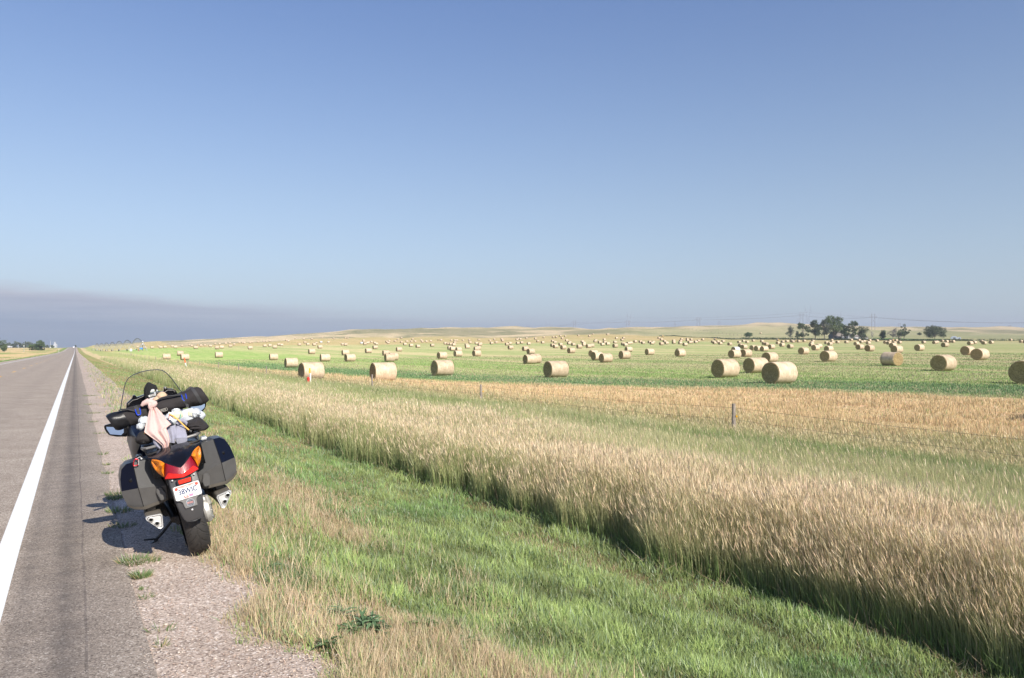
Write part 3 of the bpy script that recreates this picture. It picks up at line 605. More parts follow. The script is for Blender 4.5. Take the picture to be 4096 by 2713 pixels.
BALES = """1092 1113 2771 2786;1144 1173 2775 2787;1203 1232 2772 2791;1265 1279 2771 2783;1271 1302 2770 2790;1304 1336 2775 2787;1367 1390 2764 2780;1389 1419 2771 2789;1448 1465 2769
2779;1507 1521 2766 2776;1522 1547 2758 2775;1548 1585 2769 2794;1571 1586 2758 2771 r;1595 1619 2758 2774;1628 1652 2758 2772;1670 1697 2758 2779;1713 1730 2746 2759;1745 1766
2745 2759;1416 1469 2808 2849;1302 1365 2837 2879;1448 1510 2834 2884;1719 1784 2814 2865;1719 1755 2767 2797;1757 1792 2764 2791;1797 1817 2744 2757;1830 1849 2741 2755;1862 1885
2746 2765;1828 1859 2761 2781;1907 1922 2740 2751;1936 1947 2737 2751;1945 1966 2737 2752;1989 2011 2735 2749;2009 2024 2737 2748;2058 2070 2733 2744 r;2101 2120 2727 2741;2123
2144 2727 2742;2150 2170 2726 2738;1982 2021 2769 2798;2102 2134 2753 2779;2141 2177 2752 2776;2181 2217 2760 2791;2222 2239 2747 2767;2239 2266 2751 2772;2284 2298 2721 2732;2297
2319 2722 2739;2357 2365 2722 2728;2423 2440 2716 2724;2485 2504 2710 2722;2429 2450 2733 2750;2382 2410 2747 2768;2449 2477 2746 2766;2466 2522 2794 2835;2151 2227 2836 2885;2270
2390 2862 2943;2500 2528 2747 2770;2518 2543 2739 2756;2557 2579 2729 2747 w;2615 2639 2731 2748;2569 2581 2711 2719 w;2659 2679 2710 2717;2773 2791 2701 2715;2757 2770 2710
2715;2899 2917 2702 2718 r;2879 2904 2737 2755 w;2899 2921 2728 2742;2906 2933 2744 2764;2927 2951 2736 2753;2939 2959 2734 2749;2960 2981 2727 2743;2986 3012 2735 2754;2996 3027
2747 2763;2540 2579 2760 2791;2733 2748 2745 2766;2751 2780 2746 2769;2981 3021 2761 2796;2731 2796 2802 2845;2920 2974 2789 2828;2556 2645 2837 2895;2755 2846 2833 2895;3057 3119
2803 2848;3068 3166 2829 2897;3118 3177 2827 2886;3083 3103 2727 2744;3103 3123 2725 2737;3092 3119 2736 2753;3149 3171 2713 2732;3174 3193 2710 2726;3165 3218 2776 2815;3202 3220
2699 2713 r;3200 3222 2730 2747;3245 3266 2728 2742;3279 3301 2727 2742;3310 3332 2727 2741;3223 3256 2744 2766;3272 3305 2753 2778;3324 3362 2758 2786;3291 3311 2709 2724;3359
3379 2718 2731;3366 3392 2726 2742;3398 3424 2726 2741;3435 3457 2723 2738;3439 3476 2751 2777;3498 3516 2715 2729 r;3519 3538 2715 2730;3533 3550 2715 2729 r;3600 3621 2719
2733;3632 3646 2718 2732;3645 3666 2717 2732;3693 3714 2717 2732;3742 3764 2716 2731;3819 3840 2713 2728;3548 3577 2737 2759;3571 3602 2744 2764;3622 3653 2735 2752;3599 3612 2750
2770;3612 3648 2752 2772;3582 3619 2770 2802;3594 3646 2776 2810;3641 3696 2781 2815;3494 3579 2814 2873;3626 3701 2806 2856;3715 3752 2750 2775;3719 3760 2763 2791;3746 3776 2731
2752;3796 3827 2737 2759;3827 3858 2744 2764;3817 3857 2750 2772;3801 3847 2774 2802;3786 3839 2780 2810;3778 3849 2802 2854;3906 3932 2715 2733;3943 3965 2711 2725;3955 3984 2724
2748;4002 4025 2710 2723;4006 4034 2719 2736;3918 3947 2738 2758;4036 4074 2744 2767;4066 4095 2739 2759;4060 4109 2768 2798;4123 4148 2710 2727;4135 4158 2704 2719;4150 4175 2706
2723;4201 4222 2702 2715;4126 4157 2740 2759;4158 4186 2735 2754;4212 4247 2740 2763;4271 4295 2702 2719;4289 4317 2724 2742;4327 4355 2733 2752;4340 4361 2695 2708;4412 4438 2691
2707;4438 4461 2691 2707;4473 4493 2687 2698 r;4511 4534 2686 2700;4485 4510 2701 2717;4407 4433 2722 2739;4425 4454 2734 2751;4519 4545 2719 2735;4544 4572 2733 2751;4534 4569
2736 2760;4567 4606 2746 2770;4176 4229 2773 2811;4211 4282 2797 2836;4402 4441 2753 2779;4412 4476 2753 2786;4466 4503 2749 2770;4473 4540 2761 2799;4537 4603 2784 2829;4614 4639
2678 2693;4701 4727 2667 2683;4730 4755 2662 2674 r;4847 4871 2666 2682;4858 4880 2652 2665 r;4644 4673 2729 2747;4652 4690 2738 2758;4746 4774 2724 2742;4754 4778 2718 2735;4782
4812 2735 2752;4820 4848 2711 2729;4824 4852 2734 2751;4906 4934 2730 2750;4918 4944 2697 2715;4976 5000 2700 2715;4962 4988 2714 2731;4800 4841 2744 2769;4841 4884 2742 2765;4607
4662 2757 2791;4652 4690 2747 2773;4682 4735 2756 2787;4708 4759 2753 2782;4894 4949 2751 2785;4967 5005 2742 2767;4979 5026 2746 2774;5009 5046 2739 2760;5029 5062 2737 2757;5067
5096 2728 2745;5109 5137 2729 2746;5128 5161 2734 2756;5183 5211 2731 2750;5208 5244 2727 2750;5196 5235 2738 2759;5258 5284 2698 2715;5279 5305 2709 2727;5292 5311 2678 2696
r;5269 5313 2737 2765;4708 4789 2802 2857;4741 4816 2824 2891;4787 4906 2822 2903;4945 5050 2809 2875;4996 5062 2779 2818;5157 5238 2792 2843;5302 5330 2725 2742;5314 5351 2736
2758;5376 5403 2722 2738;5373 5407 2733 2754;5431 5458 2724 2740;5423 5459 2735 2757;5440 5466 2710 2725;5485 5510 2707 2721;5485 5512 2717 2734;5516 5543 2711 2727;5457 5505 2744
2771;5503 5531 2731 2752;5516 5547 2730 2750;5550 5582 2729 2749;5573 5599 2724 2740;5609 5634 2710 2727;5688 5719 2726 2747;5709 5734 2708 2725 r;5696 5736 2733 2756;5727 5756
2731 2748;5740 5783 2735 2761;5770 5799 2727 2744;5816 5861 2740 2767;5896 5931 2729 2750;5933 5962 2722 2740;5961 5994 2730 2750;5905 5949 2753 2785;5923 5982 2757 2795;5849 5922
2783 2822 w;5824 5931 2799 2868;5922 6015 2794 2858;5408 5476 2789 2843;5396 5488 2798 2856;6007 6044 2716 2736;6079 6111 2719 2742;6093 6130 2728 2761;6107 6155 2741 2768;6079
6091 2714 2723 r;6212 6234 2714 2731 r;6203 6243 2735 2758;6243 6279 2727 2746;6280 6311 2724 2743;6316 6348 2721 2741;6325 6360 2724 2745;6355 6377 2717 2738 r;6372 6403 2722
2743;6417 6449 2720 2739;6228 6285 2744 2777;6293 6351 2754 2791;6142 6203 2759 2795;6003 6051 2768 2806;6039 6088 2772 2811;6078 6149 2772 2815;6486 6519 2724 2740;6473 6515 2734
2757;6464 6519 2744 2775;6522 6579 2752 2789;6490 6559 2767 2807;6382 6477 2783 2839;6588 6671 2769 2816;6555 6703 2805 2896;6591 6632 2732 2757;6639 6669 2718 2731;6640 6677 2728
2751;6613 6665 2739 2768;6681 6720 2727 2750;6751 6791 2725 2750;6795 6826 2715 2730;6822 6883 2736 2767;6856 6889 2715 2733;6874 6908 2725 2749;6896 6926 2723 2743;6922 6969 2732
2758;6939 6975 2717 2735;6999 7034 2717 2738;6844 6915 2760 2800;6913 7001 2764 2815;7066 7102 2729 2753;7102 7131 2724 2741;7092 7126 2732 2760;7129 7154 2714 2732 r;7153 7186
2718 2735;7186 7207 2716 2729;7128 7178 2734 2758;7175 7217 2729 2754;7110 7176 2749 2787;7122 7229 2765 2829;7311 7399 2758 2810;7366 7413 2724 2752;7455 7500 2729 2755;7477 7508
2721 2752;7519 7554 2722 2740;7552 7594 2722 2746;7523 7596 2736 2780;7594 7614 2717 2745;7602 7647 2720 2746;7729 7795 2729 2764;7770 7820 2719 2754;7833 7872 2720 2744;7841 7903
2725 2760;7902 7956 2722 2754;8064 8107 2712 2731;8146 8192 2717 2746;8183 8216 2722 2749;7684 7801 2770 2843;7761 7920 2787 2883;2403 2578 2907 3040;2964 3166 2904 3052;3446 3632
2882 3008;4220 4330 2832 2912;4182 4300 2838 2914;4340 4556 2890 3022;5683 5923 2881 3025;5946 6150 2860 2988;6085 6389 2896 3072;6090 6232 2816 2902;7046 7220 2824 2928 R;7438
7660 2839 2972;8084 8370 2886 3074"""
# ---------------------------------------------------------------- round bales
def straw_end_mat():
    m, t = newmat('straw_end'); tc = N(t, 'ShaderNodeTexCoord'); se = N(t, 'ShaderNodeSeparateXYZ'); t.links.new(tc.outputs['Object'], se.inputs[0])
    y, z = se.outputs[1], mathn(t, 'SUBTRACT', se.outputs[2], .78)
    r = mathn(t, 'SQRT', mathn(t, 'ADD', mathn(t, 'MULTIPLY', y, y), mathn(t, 'MULTIPLY', z, z)))
    a = mathn(t, 'ARCTAN2', z, y)
    rr = mathn(t, 'ADD', r, mathn(t, 'MULTIPLY', a, .02))
    cm = N(t, 'ShaderNodeCombineXYZ')
    for i, (q, k) in enumerate(((rr, 34.), (y, 5.), (z, 5.))): t.links.new(mathn(t, 'MULTIPLY', q, k), cm.inputs[i])
    n = N(t, 'ShaderNodeTexNoise', inp={'Scale': 1.0, 'Detail': 5, 'Roughness': .75, 'Distortion': .6}); t.links.new(cm.outputs[0], n.inputs['Vector'])
    n2 = N(t, 'ShaderNodeTexNoise', inp={'Scale': 38., 'Detail': 4, 'Roughness': .8}); t.links.new(tc.outputs['Object'], n2.inputs['Vector'])
    oi = N(t, 'ShaderNodeObjectInfo')
    f = mathn(t, 'ADD', mathn(t, 'MULTIPLY', n.outputs[0], .6), mathn(t, 'MULTIPLY', n2.outputs[0], .4))
    c = ramp(t, f, [(.38, (.09, .065, .026)), (.47, (.28, .205, .09)), (.55, (.52, .40, .20)), (.65, (.78, .63, .37))])
    c = mix(t, 1.0, c, ramp(t, oi.outputs['Random'], [(0, (.85, .82, .75)), (1, (1.12, 1.1, 1.05))]), 'MULTIPLY')
    b = N(t, 'ShaderNodeBsdfPrincipled', inp={'Roughness': .85}); t.links.new(c, b.inputs['Base Color'])
    bp = N(t, 'ShaderNodeBump', inp={'Strength': 1.0, 'Distance': .06}); t.links.new(f, bp.inputs['Height']); t.links.new(bp.outputs[0], b.inputs['Normal'])
    o = N(t, 'ShaderNodeOutputMaterial'); t.links.new(b.outputs[0], o.inputs[0]); return m
def net_mat(name, c1, c2):
    m, t = newmat(name); tc = N(t, 'ShaderNodeTexCoord'); mp = N(t, 'ShaderNodeMapping'); mp.inputs['Scale'].default_value = (9, 1.2, 1.2)
    t.links.new(tc.outputs['Object'], mp.inputs[0])
    n = N(t, 'ShaderNodeTexNoise', inp={'Scale': 2.4, 'Detail': 6, 'Roughness': .7}); t.links.new(mp.outputs[0], n.inputs['Vector'])
    n2 = N(t, 'ShaderNodeTexNoise', inp={'Scale': 30., 'Detail': 5, 'Roughness': .8}); t.links.new(tc.outputs['Object'], n2.inputs['Vector'])
    n3 = N(t, 'ShaderNodeTexNoise', inp={'Scale': 1.8, 'Detail': 4, 'Roughness': .6}); t.links.new(tc.outputs['Object'], n3.inputs['Vector'])
    f = mathn(t, 'ADD', mathn(t, 'MULTIPLY', n.outputs[0], .35), mathn(t, 'ADD', mathn(t, 'MULTIPLY', n2.outputs[0], .35), mathn(t, 'MULTIPLY', n3.outputs[0], .3)))
    c = ramp(t, f, [(.40, c2), (.49, tuple((a+b)/2 for a, b in zip(c1, c2))), (.57, c1)])
    oi = N(t, 'ShaderNodeObjectInfo')
    c = mix(t, 1.0, c, ramp(t, oi.outputs['Random'], [(0, (.86, .85, .83)), (1, (1.08, 1.08, 1.08))]), 'MULTIPLY')
    b = N(t, 'ShaderNodeBsdfPrincipled', inp={'Roughness': .6, 'Specular IOR Level': .35}); t.links.new(c, b.inputs['Base Color'])
    bp = N(t, 'ShaderNodeBump', inp={'Strength': .8, 'Distance': .03}); t.links.new(f, bp.inputs['Height']); t.links.new(bp.outputs[0], b.inputs['Normal'])
    o = N(t, 'ShaderNodeOutputMaterial'); t.links.new(b.outputs[0], o.inputs[0]); return m
M_END = straw_end_mat(); M_NET = net_mat('net_wrap', (.72, .575, .41), (.38, .28, .175)); M_WHITE = net_mat('white_wrap', (.80, .80, .80), (.62, .62, .60))
M_STRAW = leafmat('loose_straw', .2)
BR, BL_ = .8, 1.78
def bale_section(r, x, rnd, sag=.0, seg=36):
    P = []
    for k in range(seg):
        t = 2*math.pi*k/seg
        rr = r*(1+rnd[k % len(rnd)])
        y, z = rr*1.035*math.cos(t), rr*.985*math.sin(t)
        z = max(z, -r*.955)
        P.append((x, y, z+BR*.975))
    return P
def bale_meshes(seed):
    rd = random.Random(seed)
    ph = [rd.uniform(0, 6.28) for _ in range(5)]
    def wob(x): return [.012*math.sin(3*6.2832*k/36+ph[0]+x*1.7)+.008*math.sin(5*6.2832*k/36+ph[1]-x*2.3)+.006*math.sin(9*6.2832*k/36+ph[2]+x*5) for k in range(36)]
    net = MB(); xs = [-.5, -.49, -.46, -.3, -.1, .1, .3, .46, .49, .5]; rs = [.955, .985, 1, 1.0, 1.004, .999, 1.003, 1, .985, .955]
    net.loft([bale_section(BR*q, x*BL_, wob(x)) for x, q in zip(xs, rs)], cap=False)
    core = MB()
    prof = [(.2, .485), (.45, .50), (.7, .508), (.88, .512), (.95, .503)]
    secs = [bale_section(BR*r_, -x_*BL_, [w+rd.uniform(-.01, .01) for w in wob(-.5)]) for r_, x_ in prof]+[bale_section(BR*r_, x_*BL_, [w+rd.uniform(-.01, .01) for w in wob(.5)]) for r_, x_ in prof[::-1]]
    core.loft(secs)
    # loose straws standing out of the ends
    V = []; F = []; C = []
    for i in range(700):
        sgn = rd.choice((-1, 1)); a = rd.uniform(0, 6.283); q = .98*math.sqrt(rd.random()) if rd.random() < .6 else rd.uniform(.9, 1.0)
        p = Vector((sgn*BL_*.508, BR*q*math.cos(a)*1.03, max(BR*q*math.sin(a)*.98, -.74)+BR*.975))
        tg = Vector((sgn*rd.uniform(.05, .5), -math.sin(a)+rd.uniform(-.5, .5), math.cos(a)+rd.uniform(-.5, .5))).normalized()
        L = rd.uniform(.08, .26); wv = Vector((0, math.cos(a), math.sin(a)))*rd.uniform(.003, .007)
        b = len(V); V += [p-wv, p+wv, p+tg*L+Vector((sgn*.01, 0, 0))]; F.append((b, b+1, b+2)); c = rd.choice(((.62, .50, .28), (.45, .34, .17), (.72, .60, .38), (.30, .22, .10))); C += [c]*3
    straw = np_mesh('loose_straw', np.array(V), np.array(F), M_STRAW, col=np.array(C))
    return net, core, straw
def add_straws(me, st):
    """loose straws joined to the straw core"""
    n0 = len(me.vertices); vs = [tuple(v.co) for v in me.vertices]+[tuple(v.co) for v in st.vertices]
    fs = [tuple(p.vertices) for p in me.polygons]+[tuple(i+n0 for i in p.vertices) for p in st.polygons]
    out = bpy.data.meshes.new('straw_core'); out.from_pydata(vs, [], fs); out.materials.append(M_END); out.materials.append(M_STRAW)
    out.polygons.foreach_set('material_index', [0]*len(me.polygons)+[1]*len(st.polygons))
    cols = np.ones((len(vs), 4), np.float32); c2 = np.zeros(len(st.vertices)*4, np.float32); st.color_attributes['Col'].data.foreach_get('color', c2); cols[n0:] = c2.reshape(-1, 4)
    out.color_attributes.new('Col', 'FLOAT_COLOR', 'POINT').data.foreach_set('color', cols.ravel()); return out
GEO = []
for sd in range(3):
    net, core, straw = bale_meshes(50+sd)
    cm_ = core.mesh('straw_core', M_END); nm_ = net.mesh('net_wrap', M_NET)
    cm_ = add_straws(cm_, straw)
    one = MB(); one.v = list(net.v); one.f = list(net.f); one.m = [0]*len(net.f); one.n = net.n; one.add(core.v, core.f, 1)
    om_ = one.mesh('hay_bale', [M_NET, M_END])
    GEO.append((cm_, nm_, straw, om_))
net, core, straw = bale_meshes(90)
wm_ = net.mesh('white_wrap', M_WHITE); one = MB(); one.add(net.v, net.f, 0); one.add(core.v, core.f, 1); wom_ = one.mesh('wrapped_bale', [M_WHITE, M_END])
SECT = [(700, 'beside the irrigation pivot'), (950, 'behind the leaning orange stake'), (1180, 'left of the yellow marker'), (1380, 'around the yellow marker'),
        (1620, 'around the third nearest fence post'), (1840, 'between second and third fence posts'), (2080, 'behind the second nearest fence post'),
        (2300, 'below the leftmost lattice tower'), (2640, 'below the middle lattice tower'), (2880, 'left of the round bush'), (3110, 'below the round bush'),
        (3290, "below the grove's leftmost trees"), (3480, 'below the farmhouse grove'), (3690, 'below the bare grey trees'), (3880, 'below the wide round tree'), (9999, 'near the right picture edge')]
ORD = ['first', 'second', 'third', 'fourth', 'fifth', 'sixth', 'seventh', 'eighth', 'ninth', 'tenth', 'eleventh', 'twelfth', 'thirteenth', 'fourteenth', 'fifteenth', 'sixteenth', 'seventeenth', 'eighteenth', 'nineteenth', 'twentieth']
bl = []
for e in BALES.replace('\n', ' ').split(';'):
    q = e.split()
    if len(q) < 4: continue
    a, b, c, d = [float(v)/2 for v in q[:4]]; bl.append([a, b, c, d, q[4] if len(q) > 4 else ''])
placed = []
for a, b, c, d, fl in bl:
    cx_ = (a+b)/2; t_ = (cx_-HX)/FPX; rev = fl in ('r', 'R')
    th_ = math.radians(60)-math.atan(t_)
    wd = (1.6*abs(math.cos(th_))+BL_*abs(math.sin(th_)))/math.cos(math.atan(t_)) if not rev else 2.6
    Yh = FPX*1.57/(d-c); Yw = FPX*wd/(b-a)
    Y0 = Yh if Yh < 1.5*Yw else Yw
    if not rev: Y0 = math.sqrt(Y0*min(Yw, Y0*1.3))
    Yr = hit(cx_, d-1, 25)[1]; lim = .14 if d-c > 20 else .2
    Yf = min(max(Yr, Y0*(1-lim)), Y0*(1+lim)); Yf = min(Yf, 980)
    placed.append([cx_, Yf, t_*Yf, d-c, fl, b-a])
placed.sort(key=lambda p: p[1])
for i, p in enumerate(placed):
    for it in range(4):
        for q in placed[:i]:
            if math.hypot(p[2]-q[2], p[1]-q[1]) < 2.0: p[1] = q[1]+2.1; p[2] = (p[0]-HX)/FPX*p[1]
small = sorted(placed, key=lambda p: -p[1])
keep = sorted(placed, key=lambda p: p[1])[:299]; rest = small[:len(placed)-299]
def size_word(p):
    h = FPX*1.57/p[1]
    return 'big' if h >= 40 else 'medium' if h >= 20 else 'small' if h >= 12.5 else 'tiny' if h >= 9 else 'speck-sized'
def sector(x): return next(n for m, n in SECT if x < m)
cnt = {}
for p in sorted(keep, key=lambda p: p[0]):
    look = {'': 'netted tan', 'w': 'white wrapped', 'r': 'crossways turned', 'R': 'crossways turned'}[p[4]]
    k = (size_word(p), look, sector(p[0])); cnt.setdefault(k, []).append(p)
LBL = {}
for (sz, look, sec), L in cnt.items():
    for i, p in enumerate(L):
        sec2 = sec
        if len(L) == 1: LBL[id(p)] = f'{sz} {look} round bale {sec}, the only such one there'
        else: LBL[id(p)] = f'{sz} {look} round bale, {ORD[i]} from left of those {sec}'
BG = 'round bales scattered over the hay field'
def put_bale(p, i):
    rng = random.Random(i*7+3); rev = p[4] in ('r', 'R'); X_, Y_ = p[2], p[1]
    az = math.radians((-19 if rev else 60)+rng.uniform(-5, 5))
    if rev and p[4] == 'r': az = math.radians(-19+rng.uniform(-16, 16))
    sc_z = rng.uniform(.96, 1.04); z = T1(X_, Y_)-.03; g_ = GEO[i % 3]; lb = LBL.get(id(p))
    rz = math.pi/2-az
    if Y_ < 170 and lb:
        t = thing('hay_bale', (X_, Y_, z), lb, 'hay bale', BG, rz); t.scale = (rng.uniform(.97, 1.04), 1, sc_z)
        c_ = link('straw_core', g_[0], t); w_ = link('net_wrap', wm_ if p[4] == 'w' else g_[1], t)
        return t
    o = link('hay_bale', wom_ if p[4] == 'w' else g_[3]); o.location = (X_, Y_, z); o.rotation_euler = (0, 0, rz); o.scale = (rng.uniform(.97, 1.04), 1, sc_z)
    if lb: tag(o, lb, 'hay bale', BG)
    return o
for i, p in enumerate(keep): put_bale(p, i)
# the remaining, smallest bales as one far-off scatter
V = []; F = []; Mi = []; nb = 0
for i, p in enumerate(rest):
    me = GEO[i % 3][3]; vs = np.zeros(len(me.vertices)*3); me.vertices.foreach_get('co', vs); vs = vs.reshape(-1, 3)
    az = math.pi/2-math.radians(60); R2 = np.array([[math.cos(az), -math.sin(az), 0], [math.sin(az), math.cos(az), 0], [0, 0, 1]])
    vs = vs @ R2.T+np.array([p[2], p[1], T1(p[2], p[1])-.03])
    V += [tuple(v) for v in vs]; F += [tuple(k+nb for k in q.vertices) for q in me.polygons]; Mi += [q.material_index for q in me.polygons]; nb += len(vs)
me = bpy.data.meshes.new('far_bales'); me.from_pydata(V, [], F); me.materials.append(M_NET); me.materials.append(M_END); me.polygons.foreach_set('material_index', Mi)
tag(link('far_bales', me), 'scatter of speck-sized tan bales on the farthest rise of the field', 'hay bales', kind='stuff')
# one bale standing just outside the right edge: its shadow falls into the picture
o = link('hay_bale', GEO[1][3]); o.location = (19.4, 26.3, T1(19.4, 26.3)-.03); o.rotation_euler = (0, 0, math.radians(30)); tag(o, 'tan bale just outside the right edge, its shadow on the golden stubble', 'hay bale', BG)

# ---------------------------------------------------------------- wire fence along the field
M_POST = pbr('weathered_wood', (.40, .34, .285), .85, noise=.5, nscale=9, bump=.6, bscale=60)
M_WIRE = pbr('old_wire', (.20, .17, .15), .5, metal=.6); M_YEL = pbr('yellow_plastic', (.85, .50, .03), .4)
fence = thing('wire_fence', (*xy(17.1, 17), T1(*xy(17.1, 17))), 'low wire fence of grey wooden posts between tall grass and stubble', 'fence')
f0 = Vector(fence.location)
def post_mesh(h, lean):
    b = MB(); n = 6; r = .055
    b.tube([(lean*k/n*h+random.uniform(-.004, .004), random.uniform(-.004, .004), -.2+(h+.2)*k/n) for k in range(n+1)], [r*(1.12-.2*k/n)*random.uniform(.95, 1.05) for k in range(n+1)], 10)
    return b.mesh('post', M_POST)
PM = [post_mesh(.93, .02), post_mesh(.90, -.04), post_mesh(.88, .05)]
sp = [1.0]+[17.1+16.05*k for k in range(0, 24)]
tops = []
for i, s_ in enumerate(sp):
    x_, y_ = xy(s_, 17.0+.15*math.sin(i*2.1)); z_ = T1(x_, y_)
    o = link('post', PM[0] if i == 1 else PM[i % 3], fence); o.location = (x_-f0.x, y_-f0.y, z_-f0.z); o.rotation_euler = (0, 0, i*1.3); tops.append((x_, y_, z_))
for hh in (.80, .45):
    w = MB(); P = []
    for i in range(len(tops)-1):
        A, B_ = Vector(tops[i]), Vector(tops[i+1])
        for k in range(6):
            f = k/6; q = A.lerp(B_, f); P.append((q.x-f0.x, q.y-f0.y+.06, q.z+hh-.10*4*f*(1-f)-f0.z))
    w.tube(P, .0035, 4); w.build('wire', M_WIRE, fence)
for i in (1, 2, 3):
    b = MB(); x_, y_, z_ = tops[i]; b.box((x_-f0.x+.075, y_-f0.y-.04, z_+.55-f0.z), (.05, .04, .05)); b.box((x_-f0.x+.06, y_-f0.y-.05, z_+.58-f0.z), (.02, .06, .02)); b.build('insulator', M_YEL, fence, bevel=.006)

# ---------------------------------------------------------------- markers in the verge
M_WPL = pbr('white_plastic', (.78, .78, .76), .5); M_ORG = pbr('orange_plastic', (.80, .12, .03), .5); M_REDM = pbr('red_metal', (.55, .05, .03), .5)
def at(px, py, Y): return (px-HX)/FPX*Y, Y, EYE-(py-HY)/FPX*Y
x_, y_, zt = at(1239, 1474, 55); zg = T1(x_, y_)
t = thing('marker_post', (x_, y_, zg), 'upright white marker post with yellow top in tall grass', 'marker post')
b = MB(); b.box((.05, 0, (zt-zg)*.36), (.10, .03, (zt-zg)*.75)); b.build('post', M_WPL, t, bevel=.006)
b = MB(); b.box((.0, 0, (zt-zg)*.86), (.10, .034, (zt-zg)*.30)); b.box((.02, 0, (zt-zg)*1.0), (.05, .03, .06)); b.build('cap', M_YEL, t, bevel=.008)
x_, y_, _ = at(1233, 1521, 54.5)
b = MB(); b.lathe([(.10, 0), (.11, .05), (.11, .32), (.07, .36), (.03, .40)], (0, 0, 0), seg=14); o = b.build('pipe_cap', M_REDM); o.location = (x_, y_, T1(x_, y_)+.25); tag(o, 'small rusty red pipe cap at the foot of the yellow marker', 'pipe cap')
b = MB(); 
x_, y_, zt = at(739, 1431, 108); zg = T1(x_, y_)
t = thing('survey_stake', (x_+.25, y_, zg), 'leaning stake, orange over white, in grass near the fence', 'stake')
b = MB(); b.tube([(0, 0, 0), (-.16, 0, (zt-zg)*.5)], .075, 8); b.build('post', M_WPL, t); b = MB(); b.tube([(-.16, 0, (zt-zg)*.5), (-.33, 0, zt-zg)], [.08, .07], 8); b.build('cap', M_ORG, t)
# white box on a stand near the pivot
x_, y_, zt = at(524, 1395, 300); zg = T1(x_, y_)
t = thing('control_box', (x_, y_, zg), 'plain white box left of the pivot tower above tan grass', 'utility box')
b = MB(); b.box((0, 0, zt-zg-.53), (.78, .5, 1.06)); b.build('cabinet', M_WPL, t, bevel=.03)
b = MB(); b.box((-.3, 0, (zt-zg-1.0)/2), (.08, .08, max(.3, zt-zg-1.0))); b.build('leg', M_POST, t); b = MB(); b.box((.3, 0, (zt-zg-1.0)/2), (.08, .08, max(.3, zt-zg-1.0))); b.build('leg', M_POST, t)

# ---------------------------------------------------------------- centre pivot irrigation
M_GALV = pbr('galvanised_steel', (.50, .50, .50), .45, metal=.5); M_DGAL = pbr('dark_pipe', (.16, .16, .17), .5, metal=.3); M_RUB = pbr('rubber', (.03, .03, .03), .8); M_BLUE = pbr('blue_panel', (.10, .33, .72), .4)
P0 = Vector(at(570.5, 1404, 380)); zg = T1(P0.x, P0.y); P0.z = zg
piv = thing('irrigation_pivot', P0, 'centre pivot irrigation machine with arched spans crossing the field', 'irrigation pivot')
azp = math.radians(-31.5); dp = Vector((math.sin(azp), math.cos(azp), 0)); rp = Vector((math.cos(azp), -math.sin(azp), 0))
HT = EYE-(1367-HY)/FPX*380-zg
b = MB()
for sx in (-1, 1):
    for sy in (-1, 1): b.tube([rp*1.9*sx+dp*1.9*sy, rp*.25*sx+dp*.25*sy+Vector((0, 0, HT*.8))], .09, 6)
for hh, q in ((.35, 1.25), (.65, .62)):
    c4 = [rp*1.9*q*.75*a+dp*1.9*q*.75*b_+Vector((0, 0, HT*hh)) for a, b_ in ((-1, -1), (1, -1), (1, 1), (-1, 1), (-1, -1))]; b.tube(c4, .05, 5)
b.build('pivot_tower', M_GALV, piv)
b = MB(); b.tube([(0, 0, 0), (0, 0, HT*.92)], .16, 8); b.build('riser_pipe', M_DGAL, piv)
b = MB(); b.lathe([(.2, HT*.68), (.34, HT*.7), (.34, HT*.78), (.2, HT*.8)], (0, 0, 0), seg=12); b.lathe([(.3, HT*.92), (.38, HT*.95), (.3, HT*1.04), (.1, HT*1.06)], (0, 0, 0), seg=12); b.build('swivel_joint', M_WPL, piv)
b = MB(); b.box((.15, -1.8, 1.15), (1.3, .4, .9)); b.build('control_panel', M_BLUE, piv, bevel=.05)
b = MB(); b.ell((-1.15, -1.5, .55), (.3, .35, .28)); b.box((-1.15, -1.5, .2), (.5, .4, .3)); b.build('pump', M_REDM, piv)
prev = Vector((0, 0, HT*.95)); span = 49
